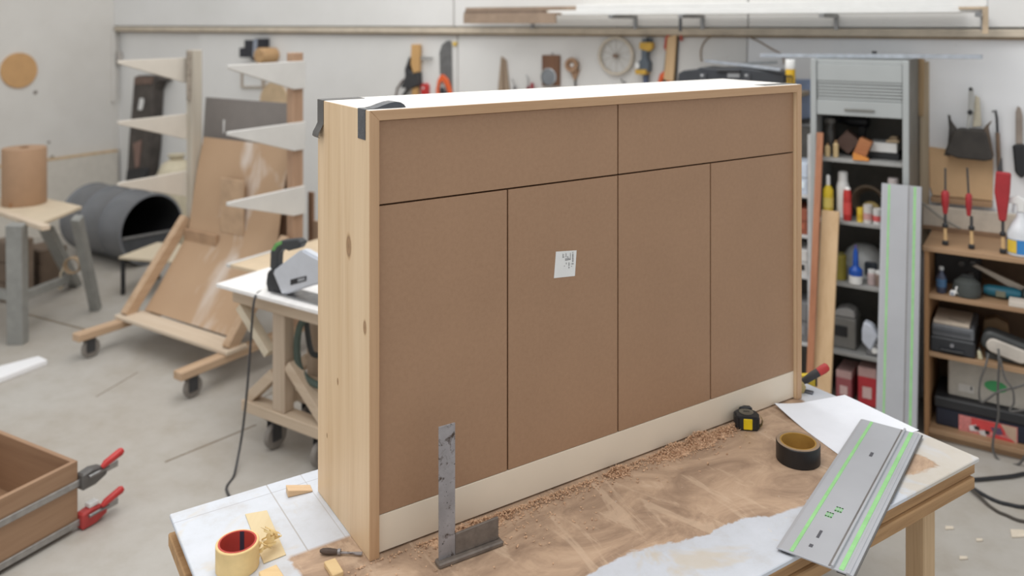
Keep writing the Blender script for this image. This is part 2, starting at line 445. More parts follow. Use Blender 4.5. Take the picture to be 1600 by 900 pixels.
# front strip: down the end face, over the edge, a loose loop bulging off the top
pf = [(-.0012, SH - .068), (-.0012, SH - .02), (-.0012, SH + .0008), (.004, SH + .0012), (.016, SH + .0012)]
MB().strip(pf, .020, .063, -.0007, 'y').build('tape_strip', M('duct_tape_glossy', (74, 78, 84), .22, .3, .1, 60), sb, 0, True)
MB().prism([(.0165, SH + .0003), (.0165, SH + .0014), (.03, SH + .0038), (.045, SH + .0085), (.06, SH + .0125), (.074, SH + .0142), (.086, SH + .0125), (.095, SH + .007), (.1, SH + .0003)], 'y', .020, .063).build('tape_bulge', M('duct_tape_glossy', (74, 78, 84)), sb, .0015, True, 2)
pb = [(-.010, SH - .094), (-.015, SH - .090), (-.013, SH - .080), (-.007, SH - .070), (-.0012, SH - .058), (-.0012, SH - .02), (-.0012, SH + .0008), (.004, SH + .0012), (.05, SH + .0012), (.11, SH + .0012)]
MB().strip(pb, .285, .3278, -.0007, 'y').build('tape_strip', duct, sb, 0, True)
MB().box(1.33, SL + .0008, .02, .063, SH + .0002, SH + .001).build('tape_strip', duct, sb)
MB().box(SL + .0002, SL + .0010, .02, .063, SH - .06, SH + .0008).build('tape_strip', duct, sb)

# ================================================================ SAWDUST
def chips(mb, cx, cy, cz, n, sx, sy, hz, rnd):
    for _ in range(n):
        x, y = cx + rnd.gauss(0, sx), cy + rnd.gauss(0, sy)
        if x > 1.26: x = rnd.uniform(.1, 1.2)
        if y > -.009: y = -.009 - abs(rnd.gauss(0, .004))
        h = hz * math.exp(-((x - cx) / (sx * 1.3)) ** 2 - ((y - cy) / (sy * 1.5)) ** 2)
        z = cz + h * rnd.random() + .0012
        a = rnd.uniform(0, 6.28); L = rnd.uniform(.003, .0085); ww = rnd.uniform(.0007, .002); c = rnd.uniform(.3, 1.6)
        R = Matrix.Rotation(a, 3, 'Z') @ Matrix.Rotation(rnd.uniform(-.6, .6), 3, 'X')
        vs, fs = [], []
        for i in range(4):
            th = c * (i / 3 - .5) * 2
            p = Vector((math.sin(th) * L * .6, 0, (1 - math.cos(th)) * L * .6))
            for sgn in (-1, 1): vs.append(Vector((x, y, z)) + R @ (p + Vector((0, sgn * ww, 0))))
        for i in range(3): fs.append((2 * i, 2 * i + 1, 2 * i + 3, 2 * i + 2))
        mb.add(vs, fs)
rnd = random.Random(5)
cm = MB()
for (x, n, sx, sy, hz) in ((.24, 420, .05, .016, .012), (.33, 160, .05, .012, .007), (.45, 130, .06, .01, .006), (.56, 110, .04, .01, .006), (.70, 260, .022, .011, .014), (.80, 120, .05, .014, .006),
                           (.90, 520, .035, .018, .016), (1.0, 620, .035, .018, .022), (1.09, 260, .03, .014, .012), (1.15, 160, .03, .010, .010), (.6, 260, .4, .05, .001), (.3, 180, .2, .07, .001)):
    chips(cm, x, -.022, 0, int(n * 1.35), sx, sy, hz * 1.25, rnd)
sd = cm.build('sawdust', M('sawdust', (204, 168, 136), .9, var=.2, scale=300))
sd.location = P0; sd.rotation_euler = (0, 0, ANG)
tag(sd, 'curled brown router shavings heaped along the plinth of the sideboard', 'sawdust', None, 'stuff')
hm = MB()
for (cx, sx, sy, h) in ((.24, .07, .02, .007), (.70, .025, .012, .009), (.9, .045, .022, .010), (1.0, .045, .022, .015), (1.09, .03, .014, .007)):
    pr = [(1.5, 0), (1.0, .25), (.6, .65), (.25, .95), (0, 1.0)]
    vs, fs, sg = [], [], 12
    for r, z in pr:
        for k in range(sg):
            th = 6.283 * k / sg; vs.append((cx + r * sx * math.cos(th), min(-.011 + .004, -.024 + r * sy * math.sin(th)), z * h + .0004))
    for i in range(len(pr) - 1):
        for k in range(sg): fs.append((i * sg + k, i * sg + (k + 1) % sg, (i + 1) * sg + (k + 1) % sg, (i + 1) * sg + k))
    hm.add(vs, fs)
hm.build('sawdust_heap', M('sawdust', (186, 146, 112)), sd, 0, True)['kind'] = 'stuff'

# ================================================================ THINGS ON THE TABLE
def rusty():
    t = NT('rusty_steel'); v = t.coord()
    f = t.noise(v, 46, 5, .7, .6); s = t.noise(v, 190, 3, .6); gn = t.noise(v, 12, 4, .6)
    c = t.ramp(gn, [(.3, lin((128, 124, 124))), (.7, lin((166, 162, 164)))])
    c = t.mix(t.ramp(f, [(.56, (0, 0, 0)), (.66, (1, 1, 1))]), c, lin((70, 56, 48)))
    c = t.mix(t.ramp(s, [(.66, (0, 0, 0)), (.7, (1, 1, 1))]), c, lin((42, 36, 34)))
    return t.fin(c, .5, .3)
RS = rusty()
q = zp(684, 886, TZ)
sq = thing('try_square', 'rusty steel carpenter square standing upright in front of the doors', 'square', (q.x, q.y, TZ), math.radians(31))
MB().box(.004, .044, .002, .0055, .006, .305).build('blade', RS, sq, .0005)
MB().prism([(.0443, .012), (.155, .012), (.155, .062), (.0443, .058)], 'y', .0005, .007).build('stock', M('dark_steel', (116, 106, 98), .5, .25, .15, 40), sq, .0012)
MB().box(-.002, .162, -.012, .014, 0, .0118).build('foot_flange', M('dark_steel', (96, 90, 86)), sq, .003)

def roll(name, label, x, y, R, r, h, mo, mi, core='core', rz=0):
    p = zp(x, y, TZ)
    t = thing(name, label, 'tape', (p.x, p.y, TZ), rz)
    MB().lathe([(R, .0015), (R, h - .0015), (R - .0015, h), (r + .004, h), (r + .004, 0), (R - .0015, 0)], seg=40, closed=True).build('tape_winding', mo, t, 0, True)
    MB().lathe([(r + .0039, -.0), (r + .0039, h + .0006), (r, h + .0006), (r, 0)], seg=40, closed=True).build(core, mi, t, 0, True)
    return t
t = roll('duct_tape_roll', 'roll of black duct tape with ochre cardboard core lying on the table', 1247, 718, .058, .044, .05, M('duct_black', (26, 25, 27), .4), M('core_ochre', (168, 130, 60), .7))
MB().lathe([(.0565, .0503), (.0565, .0508), (.0482, .0508), (.0482, .0503)], seg=40, closed=True).build('side_rim', M('tape_rim', (150, 128, 106), .7), t, 0, True)
t = roll('masking_tape_roll', 'roll of cream masking tape with a red core at the table corner', 371, 886, .046, .037, .056, M('masking_cream', (226, 196, 138), .6), M('core_red', (186, 66, 54), .6))
MB().bar((-.002, .0366, .003), (-.002, .0366, .0555), .010, .0006, (0, 1, 0)).build('dark_stripe', M('stripe_navy', (52, 50, 70), .6), t)
# crumpled strip of masking tape beside it
p = zp(417, 868, TZ)
cr = MB()
pts = smoothpath([(-.02, -.03, .004), (-.012, -.012, .03), (.004, .0, .012), (.0, .012, .042), (.012, .022, .016), (.002, .036, .03), (-.012, .05, .004)], 4)
for i in range(len(pts) - 1):
    a, b = pts[i], pts[i + 1]; wv = Vector((.011 + .006 * math.sin(i * 1.7), .004 * math.cos(i), .010 * math.sin(i * .9)))
    cr.add([a - wv, a + wv, b + wv, b - wv, a - wv + Vector((0, 0, .0008)), a + wv + Vector((0, 0, .0008)), b + wv + Vector((0, 0, .0008)), b - wv + Vector((0, 0, .0008))], [(0, 1, 2, 3), (7, 6, 5, 4), (0, 4, 5, 1), (2, 6, 7, 3)])
o = cr.build('crumpled_tape', M('masking_cream2', (228, 202, 146), .6), None, 0, True)
o.location = (p.x, p.y, TZ + .006); tag(o, 'crumpled ball of pale masking tape beside the red cored roll', 'tape')
# ochre patch of bare board pieces on the table
def block(name, label, cat, pts, z0, z1, mat, bev=.0015, base=TZ):
    w_ = [zp(x, y, z1) for x, y in pts]
    c = sum(w_, Vector()) / len(w_)
    o = MB().prism([(p_.x - c.x, p_.y - c.y) for p_ in w_], 'z', 0, z1 - z0).build(name, mat, None, bev)
    o.location = (c.x, c.y, z0); return tag(o, label, cat)
wl_ = WOOD('offcut_wood', (226, 198, 150), (206, 172, 122), 0, .6)
block('wood_offcut', 'pale square wood offcut at the near table edge by the masking tape', 'offcut', [(404, 893), (432, 881), (448, 906), (418, 920)], TZ + .0005, TZ + .018, wl_)
block('wood_offcut', 'small pale wood block under the dark rod by the sideboard foot', 'offcut', [(506, 877), (524, 871), (537, 892), (520, 899)], TZ + .0005, TZ + .012, wl_)
block('ply_offcut', 'thin tan cardboard strip on the white left end of the table', 'offcut', [(383, 803), (417, 797), (447, 866), (412, 880)], TZ + .0005, TZ + .0025, WOOD('tan_board', (216, 198, 160), (206, 184, 142), 1, .7), .0004)
# wedge under the back foot of the sideboard
wa = zp(450, 778, TZ)
wd_ = thing('wooden_wedge', 'slim pine wedge tucked against the rear foot of the sideboard', 'wedge', (wa.x, wa.y, TZ), 0)
wq = zp(496, 767, TZ) - wa; ang = math.atan2(wq.y, wq.x); wd_.rotation_euler = (0, 0, ang); Lw = wq.length - .012
MB().prism([(0, 0.0005), (Lw, .0005), (Lw, .004), (0, .018)], 'y', 0, .03).build('wedge_body', WOOD('wedge_wood', (220, 190, 152), (198, 162, 122), 0, .6), wd_, .001)
# dark rod: a small old chisel lying by the foot
pa, pb_ = zp(500, 866, TZ), zp(566, 869, TZ); d = pb_ - pa
ch = thing('rusty_chisel', 'small dark rusty chisel pointing at the foot of the sideboard', 'chisel', (pa.x, pa.y, TZ), math.atan2(d.y, d.x))
MB().lathe([(.003, 0), (.0062, .006), (.0072, .02), (.0058, .036), (.0042, .044)], (0, 0, .0075), 10, 'x').build('handle', M('dark_rust', (92, 78, 70), .8, .2), ch, 0, True)
MB().prism([(.044, -.003), (.07, -.0026), (d.length - .008, -.0042), (d.length, -.0042), (d.length, .0042), (d.length - .008, .0042), (.07, .0026), (.044, .003)], 'z', .004, .0075).build('blade', RS, ch, .0005)
MB().lathe([(.0066, .041), (.0066, .047)], (0, 0, .0075), 10, 'x').build('ferrule', RS, ch)

# tape measure
p = zp(1167, 669, TZ)
tm = thing('tape_measure', 'black pocket tape measure with yellow front panel beside the plinth', 'tape measure', (p.x, p.y, TZ), math.radians(-8))
prof = arc(.0, .012, .037, -20, 200, 14, .030) + [(-.036, -.012), (-.028, -.020), (.030, -.020), (.036, -.012)]
MB().prism(prof, 'z', 0.0005, .041).build('body', black(), tm, .006, True, 2)
MB().box(-.012, .013, -.0212, -.019, .005, .036).build('front_panel', M('yellow_plastic', (232, 200, 20), .4), tm, .001)
MB().lathe([(.0, .0412), (.021, .0412), (.021, .0425), (.018, .0432), (0, .0432)], (0, .014, 0), 24).build('badge', M('badge_grey', (120, 118, 110), .3, .6), tm, 0, True)
MB().box(-.010, .010, .0105, .0125, .0433, .0437).box(-.008, .009, .016, .018, .0433, .0437).build('badge_print', black(), tm)
MB().strip([(.036, .004), (.044, .012), (.046, .026), (.040, .036)], -.004, .012, .0012, 'y').build('belt_clip', M('clip_tan', (160, 140, 96), .4, .4), tm)
MB().prism([(-.02, .036), (-.004, .050), (.016, .050), (.022, .036)], 'z', .028, .046).build('lock_button', black(), tm, .003, True)

# large drawing sheet
gx, gy = 16, 14
c4 = [zp(1210, 637, TZ + .001), zp(1320, 617, TZ + .001), zp(1436, 672, TZ + .001), zp(1318, 716, TZ + .001)]
vs, fs = [], []
org = c4[0].copy()
for j in range(gy + 1):
    for i in range(gx + 1):
        s_, t_ = i / gx, j / gy
        pnt = (c4[0] * (1 - s_) + c4[1] * s_) * (1 - t_) + (c4[3] * (1 - s_) + c4[2] * s_) * t_
        lift = .014 * max(0, 1 - math.hypot(s_ * 1.6, t_ * 1.2) * 1.6) ** 1.5 + .0012 * math.sin(s_ * 7) * math.sin(t_ * 5) ** 2 * (1 - t_) + .0012
        vs.append((pnt.x - org.x, pnt.y - org.y, lift))
nv = len(vs); vs += [(a_, b_, c_ - .0004) for a_, b_, c_ in vs]
for j in range(gy):
    for i in range(gx):
        k = j * (gx + 1) + i
        fs += [(k, k + 1, k + gx + 2, k + gx + 1), (k + nv, k + gx + 1 + nv, k + gx + 2 + nv, k + 1 + nv)]
o = MB().add(vs, fs).build('drawing_sheet', M('paper_white', (238, 241, 248), .7, var=.015), None, 0, True)
o.location = (org.x, org.y, TZ); tag(o, 'large white paper sheet lying at the right end of the table', 'paper')

# aluminium guide rail lying across the table end
alu = METAL('anodised', (184, 186, 191), .45, .25, .04, 3)
green = M('rail_green', (150, 206, 140), .6)
def guide_rail(name, label, L, W, loc, R):
    g_ = thing(name, label, 'guide rail', loc); g_.rotation_mode = 'QUATERNION'; g_.rotation_quaternion = R
    k = W / .165
    sec = [(0, 0), (.165, 0), (.165, .004), (.158, .004), (.158, .006), (.150, .006), (.150, .004), (.124, .004), (.124, .0105), (.1185, .0105), (.1185, .004), (.008, .004), (0, .0025)]
    sec = [(x * k, z + .002) for x, z in sec]
    MB().prism(sec, 'x', 0, L).build('profile', alu, g_, .0005)
    for x0, x1 in ((.028, .036), (.134, .144)):
        MB().box(.004, L - .004, x0 * k, x1 * k, .0061, .0068).build('glide_strip', green, g_)
    MB().box(0, L, .165 * k, .1685 * k, .002, .005).build('splinter_guard', M('guard_grey', (96, 94, 92), .6), g_)
    MB().box(0.002, L - .002, .112 * k, .1165 * k, .0061, .0066).build('groove_line', M('groove_grey', (126, 122, 120), .5, .3), g_)
    MB().box(.0, L, .01 * k, .03 * k, .0002, .0018).box(.0, L, .13 * k, .15 * k, .0002, .0018).build('foam_strip', black(), g_)
    return g_
pTL, pTR, pBL = zp(1345, 655, TZ + .008), zp(1440, 680, TZ + .008), zp(1213, 856, TZ + .008)
ex = (pTL - pBL); ex.z = 0; L = ex.length; ex.normalize()
ey = Vector((ex.y, -ex.x, 0))                     # to the right of travel
Wd = .166
R = Matrix((-ex, ey, Vector((0, 0, 1)))).transposed()   # x along the rail towards the viewer, y to the right
gr = guide_rail('guide_rail', 'aluminium guide rail with green strips lying across the table corner', L, Wd, (pTL.x, pTL.y, TZ + .0042), R.to_quaternion())
# printed marks of the rail
mk = MB()
for (a, b) in ((.56, .062), (.525, .075)):
    for k in range(3):
        mk.box(a - .012, a + .012, b - .008 + k * .006, b - .004 + k * .006, .0061, .0065)
    mk.box(a - .012, a - .008, b - .008, b + .008, .0061, .0065).box(a + .006, a + .010, b - .008, b + .008, .0061, .0065)
mk.build('green_mark', M('rail_mark', (150, 200, 150), .6), gr)
for bb in ((.635, .668, .062, .068), (.19, .215, .072, .080), (.70, .712, .058, .066)):
    MB().box(*bb, .0061, .0066).build('slot_mark', M('slot_dark', (84, 84, 90), .6), gr)

# red handled clamp and yellow level at the far right corner of the table
a0, b0 = ab(1262, 607)
cl = thing('bar_clamp', 'bar clamp with black and red grip at the far right table corner', 'clamp', TP(TL - .09, -.12, .0), ANG)
bk = Vector((0, 0, 0))
cl.location = TP(1.835, -.395, 0); cl.rotation_euler = (0, 0, 0)
MB().bar((-.02, .035, .004), (.05, -.015, .004), .018, .006).build('bar', METAL('clamp_bar', (110, 112, 118), .4), cl, .001)
MB().prism([(-.01, .0), (.022, 0), (.03, .02), (.022, .034), (-.006, .03)], 'y', -.012, .012).build('jaw', METAL('clamp_jaw', (176, 158, 110), .45, .5), cl, .002)
MB().tube([(.01, .012, .022), (.035, .014, .032), (.06, .016, .047), (.078, .018, .056)], [.006, .011, .013, .013], 12).build('grip', M('grip_black', (44, 42, 44), .5), cl, 0, True)
MB().tube([(.079, .018, .0565), (.095, .019, .066), (.108, .02, .074), (.112, .02, .0765)], [.0132, .0145, .013, .007], 12).build('grip_end', red(), cl, 0, True)

# ================================================================ THE WHEELED TIMBER RACK
def caster(root, x, y, r=.055, z1=.12):
    f_ = MB().box(x - .03, x + .03, y - .03, y + .03, z1 - .006, z1).box(x - .022, x - .017, y - .02, y + .03, r * .7, z1 - .006).box(x + .017, x + .022, y - .02, y + .03, r * .7, z1 - .006).build('caster', cast(), root)
    MB().lathe([(.012, -.014), (r - .006, -.014), (r, -.008), (r, .008), (r - .006, .014), (.012, .014)], (x, y + .012, r), 20, 'x').build('wheel', M('caster_rubber', (128, 122, 116), .6), f_, 0, True)
    return f_
tw = WOOD('rack_timber', (192, 164, 136), (166, 136, 106), 1, .65)
twx = WOOD('rack_timber_x', (208, 192, 172), (190, 170, 146), 0, .65)
twz = WOOD('rack_timber_z', (178, 146, 120), (142, 110, 86), 2, .7); twg = WOOD('rack_timber_grey', (186, 178, 164), (150, 142, 130), 2, .8)
tarm2 = M('arm_board_grey', (204, 202, 198), .7, var=.03, scale=6)
tarm = M('arm_board', (202, 195, 184), .7, var=.03, scale=6)
UR, NR = -4.28, 3.3
rk = rth('timber_rack', 'wheeled wooden rack with tapered arms holding brown sheets by the drum', 'rack', UR, NR, 0)
pu = (-4.76 - UR, -3.80 - UR)
for i, u in enumerate(pu):
    s_ = -1 if i == 0 else 1
    MB().box(u - .035, u + .035, 2.66 - NR, 4.05 - NR, .1205, .165).build('skid', tw, rk, .004)
    MB().box(u - .03, u + .03, 3.42 - NR, 3.50 - NR, .1655, 1.80).build('post', twz if i else twg, rk, .004)
    MB().bar((u - s_ * .0, 2.98 - NR, .18), (u - s_ * .0, 3.40 - NR, .70), .055, .07, (0, 0, 1)).build('brace', tw, rk, .004)
    MB().bar((u, 3.98 - NR, .20), (u, 3.62 - NR, .345), .05, .05, (0, 0, 1)).build('brace', tw, rk, .004)
    for (y0) in (2.74, 3.95): caster(rk, u, y0 - NR)
    for zt in ((1.75, 1.378, 1.0) if i == 0 else (1.75, 1.385, 1.0, .665)):
        uo = u + (.036 if i else -.036)
        b = zt - .165
        MB().prism([(3.50 - NR, zt), (2.945 - NR, zt - .002), (2.945 - NR, zt - .022), (3.41 - NR, b), (3.50 - NR, b)], 'x', uo - .012, uo + .012).build('arm', tarm if i == 0 else tarm2, rk, .002)
MB().box(pu[0] - .05, pu[1] + .05, 2.93 - NR, 3.07 - NR, .1655, .188).build('front_board', twx, rk, .003)
MB().box(pu[0] - .05, pu[1] + .05, 3.90 - NR, 3.97 - NR, .1655, .21).build('rear_board', twx, rk, .003)
MB().box(pu[0] + .032, pu[1] - .032, 3.455 - NR, 3.59 - NR, .32, .39).build('tie_bar', twx, rk, .003)
MB().box(pu[0] + .001, pu[0] + .028, 3.395 - NR, 3.419 - NR, 1.47, 1.80).build('bark_strip', M('bark', (150, 140, 128), .9, var=.25, scale=40, bump=.6), rk, .004)
def cardboard(name, a, b):
    t_ = NT(name); v = t_.coord()
    c = t_.ramp(t_.noise(v, 2, 4, .5), [(.3, lin(a)), (.7, lin(b))])
    tc_ = t_.n('ShaderNodeTexCoord'); sp_ = t_.n('ShaderNodeSeparateXYZ'); t_.l(tc_.outputs['Object'], sp_.inputs[0])
    band = t_.math('SUBTRACT', 1.0, t_.math('MINIMUM', t_.math('MULTIPLY', t_.math('ABSOLUTE', t_.math('SUBTRACT', sp_.outputs[0], .02)), 5.0), 1.0))
    s_ = t_.ramp(t_.math('ADD', t_.noise(t_.coord((3.2, 1, 1.6)), 1.6, 4, .55, .3), t_.math('MULTIPLY', band, .22)), [(.60, (0, 0, 0)), (.76, (1, 1, 1))])
    c = t_.mix(t_.math('MULTIPLY', s_, .55), c, lin((220, 214, 208)))  # reflections of plastic wrap painted into the colour as white streaks
    return t_.fin(c, .8)
cb1 = cardboard('cardboard_a', (172, 142, 113), (180, 151, 122))
cb = rth('cardboard_sheet', 'large bent brown cardboard sheet with painted white wrap reflections standing in the wheeled rack', 'cardboard', UR, NR, 0)
MB().strip([(-.22, .192), (-.13, .30), (-.03, .44), (.085, .60), (.11, .72), (.13, .86), (.155, 1.0), (.21, 1.22)], -.44, .40, .006).build('sheet', cb1, cb, 0, True)
MB().box(-.445, -.12, .055, .078, .56, .64).build('cut_flap', M('flap_brown', (164, 134, 106), .8), cb, .002)
MB().box(-.12, .10, .088, .098, .66, 1.0).build('taped_patch', M('patch_tan', (180, 152, 124), .8), cb, .001)
cb2 = rth('cardboard_sheet', 'narrower darker cardboard leaning behind the arms on the right of the rack', 'cardboard', UR, NR, 0)
MB().strip([(.12, .40), (.215, .62), (.235, 1.0), (.26, 1.3)], .12, .44, .008).build('sheet', M('cardboard_b', (160, 128, 104), .8), cb2, 0, True)
gp = rth('hardboard_sheet', 'dark grey flat panel standing behind the cardboard in the rack', 'panel', UR, NR, 0)
MB().strip([(.244, .392), (.33, 1.47)], -.57, .36, .015).build('sheet', M('panel_grey', (124, 118, 114), .6, var=.03), gp)
MB().box(-.36, -.352, .295, .305, 1.24, 1.33).build('white_tick', white(), gp)
# plywood sheet on the lowest right arm, sticks leaning behind
q4 = [zp(360, 412, .69), zp(440, 430, .69), zp(560, 395, .69), zp(500, 371, .69)]
ps = thing('plywood_sheet', 'pale plywood sheet lying on the lowest right arm of the rack', 'plywood', (q4[0].x, q4[0].y, .668))
MB().prism([(p.x - q4[0].x, p.y - q4[0].y) for p in q4], 'z', 0, .018).build('sheet', M('ply_pale', (204, 184, 156), .7, var=.03), ps, .001)
for k_, (x0, x1, yt, c_) in enumerate(((481, 488, 300, (150, 116, 92)), (489, 497, 345, (196, 168, 142)))):
    ua, za = pl(x0, yt, 3.72); ub, _ = pl(x1, yt, 3.72)
    st = rth('leaning_stick', ('dark narrow stick standing behind the rack beside the sideboard', 'paler short stick standing behind the rack beside the sideboard')[k_], 'wood stick', ua, 3.72, .001)
    MB().box(0, ub - ua, 0, .02, 0, za).build('stick', WOOD('stick%d' % k_, c_, [v * .85 for v in c_], 2), st, .001)
# ================================================================ LEFT SIDE: DRUM, LOW BENCH, TRESTLE TABLE, PAPER ROLL
E = Vector((-2.953, 6.8, .29)); ax_ = Vector((-.84, .54, 0)).normalized()
dr = thing('steel_drum', 'dark grey steel drum lying on its side with an open cut end', 'drum', (E.x, E.y, 0), math.atan2(ax_.y, ax_.x))
drm = M('drum_grey', (118, 120, 124), .45, .3, .08, 5)
prof = [(.272, 0), (.28, 0), (.292, .006), (.292, .02), (.28, .03)]
for xx in (.29, .58): prof += [(.28, xx - .025), (.294, xx), (.28, xx + .025)]
prof += [(.28, .85), (.288, .86), (.288, .875), (.27, .88), (.0, .88), (.0, .865), (.272, .865)]
MB().lathe(prof, (0, 0, .29), 40, 'x', True).build('shell', drm, dr, 0, True)
MB().lathe([(.2715, .002), (.2715, .80), (.01, .80)], (0, 0, .29), 40, 'x', False, False).build('liner', M('drum_inside', (40, 40, 42), .7), dr, 0, True)
MB().prism([(y, z + .29) for y, z in arc(0, 0, .268, 195, 352, 14)], 'x', .01, .02).build('half_lid', M('lid_grey', (74, 76, 80), .5, .3), dr, .001)
MB().tube([(.005, -.265, .235), (.005, .262, .262)], .012, 8).build('rod', steel(), dr, 0, True)
# low bench below the drum mouth
C = Vector((-2.86, 6.02, 0)); lbn = thing('low_bench', 'low plywood topped bench with thin black legs below the drum mouth', 'bench', C, math.radians(-15))
MB().box(0, .46, 0, .42, .262, .28).build('bench_top', M('bench_ply', (206, 192, 168), .7, var=.03), lbn, .002)
for x in (.01, .43):
    for y in (.01, .39): MB().box(x, x + .022, y, y + .022, 0, .2618).build('leg', black(), lbn)
# trestle table -------------------------------------------------
tt = thing('trestle_table', 'plywood board on grey trestle legs at the left edge', 'table', (-3.2, 5.2, 0), 0)
zt = .765
tw_ = [zp(128, 322, zt), zp(66, 348, zt), zp(-40, 322, zt), zp(30, 300, zt)]
MB().prism([(p.x + 3.2, p.y - 5.2) for p in tw_], 'z', zt - .02, zt).build('board', M('trestle_ply', (198, 182, 158), .7, var=.04), tt, .002)
e0, e1 = zp(72, 353, zt), zp(-30, 318, zt)
MB().bar((e0.x + 3.2, e0.y - 5.2, zt - .012), (e1.x + 3.2, e1.y - 5.2, zt - .012), .05, .03).build('front_rail', twx, tt, .003)
tg = M('trestle_grey', (140, 140, 136), .6)
def leg(x0, y0, D0, x1, y1, wd, dp, nm='leg'):
    def q_(x, y, D): return ((x - CX) / F * D + 3.2, D - 5.2, CZ - (y - HY) / F * D)
    ft = zp(x0, y0, 0)
    MB().bar((ft.x + 3.2, ft.y - 5.2, 0.001), q_(x1, y1, D0), wd, dp, (0, 1, 0)).build(nm, tg, tt, .004)
leg(28, 536, 5.05, 26, 350, .10, .07)
leg(150, 484, 5.35, 120, 340, .06, .06)
leg(118, 446, 5.5, 72, 356, .09, .05)
leg(-40, 500, 5.2, -40, 340, .07, .06)
leg(-62, 480, 5.5, -60, 335, .07, .06)
def q3(x, y, D): return ((x - CX) / F * D + 3.2, D - 5.2, CZ - (y - HY) / F * D)
MB().bar(q3(30, 465, 5.08), q3(102, 437, 5.62), .05, .05).build('stretcher', tg, tt, .003)
MB().bar(q3(30, 465, 5.08), q3(-60, 445, 5.4), .05, .05).build('stretcher', tg, tt, .003)
# roll of brown paper
p = zp(38, 318, zt); pr_ = thing('paper_roll', 'tall roll of brown kraft paper standing on the trestle table', 'paper roll', (p.x, p.y, zt + .0005))
MB().lathe([(.03, 0), (.132, 0), (.134, .004), (.134, .372), (.131, .377), (.03, .377)], seg=40, closed=True).build('wound_paper', M('kraft', (162, 130, 102), .75, var=.03), pr_, 0, True)
MB().lathe([(.024, .002), (.0295, .002), (.0295, .38), (.024, .38)], seg=24, closed=True).build('core', M('core_brown', (128, 96, 66), .8), pr_, 0, True)
MB().box(-.02, .0, -.138, -.1345, .0, .03).build('loose_end', M('kraft_dark', (150, 110, 76), .8), pr_)
# dark crates below the trestle table
for lab, x, y, wd, dp, h, c in (('dark brown wooden crate under the trestle table', 48, 452, .26, .2, .30, (96, 80, 66)), ('grey brown box at the left edge under the trestle table', -4, 470, .2, .2, .42, (120, 104, 90))):
    p = zp(x, y, 0); cr_ = thing('crate', lab, 'crate', (p.x, p.y, 0), -ANG)
    mm = M('crate_' + str(x), c, .8)
    for k in range(3): MB().box(-wd / 2, wd / 2, 0, .012, k * h / 3 + .004, (k + 1) * h / 3 - .004).build('slat', mm, cr_, .002)
    MB().box(-wd / 2, wd / 2, .0125, dp, 0, h).build('body', mm, cr_, .002)
# twine ball hanging at the trestle leg
p = zp(112, 445, 0); Dp = 5.62
tb = thing('twine_hank', 'small hank of pale twine hanging at the trestle stretcher', 'twine', ((118 - CX) / F * Dp, Dp, 0), 0)
zz = CZ - (412 - HY) / F * Dp
for k in range(3):
    MB().lathe([(.052 + .006 * math.cos(a * .785), .010 * math.sin(a * .785) + k * .014) for a in range(8)], (0, -.05, zz), 20, 'y', True).build('loop', M('twine', (170, 148, 122), .9, bump=.3), tb, 0, True)
MB().tube([(-.05, -.05, zz), (-.075, -.05, zz - .06), (-.075, -.05, zz - .13)], .006, 6).build('tail', M('twine_pale', (206, 194, 172), .9), tb)
MB().lathe([(0, -.016), (.012, -.01), (.016, 0), (.012, .01), (0, .016)], (-.075, -.05, zz - .145), 12).build('knot', M('twine_pale', (206, 194, 172)), tb, 0, True)
# board leaning on the left wall, wooden disc, small fittings
lw = rframe(MB().box(UW + .02, UW + .045, 4.0 - .45, NW - .03, 0.001, .70).build('leaning_board', M('board_pale', (206, 200, 190), .7, var=.03), None, .003))
tag(lw, 'long pale board with tan top edge standing against the left wall', 'board')
MB().box(UW + .018, UW + .047, 4.0 - .45, NW - .03, .7005, .722).build('top_edge', M('edge_tan', (206, 178, 140), .7), lw, .002)
def lwall(x, y):                                    # spot on the left wall
    q = (x - CX) / F; D = (UW + .001) / (CA * q - SA)
    return D * (SA * q + CA), CZ - (y - HY) / F * D
n0, z0 = lwall(29, 110)
ds = rframe(MB().lathe([(0, .018), (.158, .018), (.16, .015), (.16, 0), (0, 0)], (UW + .001, n0, z0), 40, 'x').build('wooden_disc', M('disc_tan', (196, 154, 106), .7, var=.04), None, 0, True))
tag(ds, 'round tan wooden disc fixed high on the left wall', 'disc')
for (x, y, r) in ((55, 144, .018), (81, 246, .02), (76, 222, .012)):
    n0, z0 = lwall(x, y)
    lw_ = MB().lathe([(0, .012), (r, .008), (r, 0), (0, 0)], (UW + .0005, n0, z0), 12, 'x').build('wall_plug', M('plug_grey', (140, 132, 126), .8), wl)
# white board on the floor
p0, p1, p2, p3 = zp(74, 562, .03), zp(60, 556, .03), zp(-40, 582, .03), zp(-40, 606, .03)
c = zp(20, 575, 0)
o = MB().prism([(p.x - c.x, p.y - c.y) for p in (p0, p1, p2, p3)], 'z', .001, .03).build('white_board', M('board_white', (238, 238, 240), .4, var=.01), None, .002)
o.location = c; tag(o, 'white melamine strip lying on the floor at the left edge', 'board')
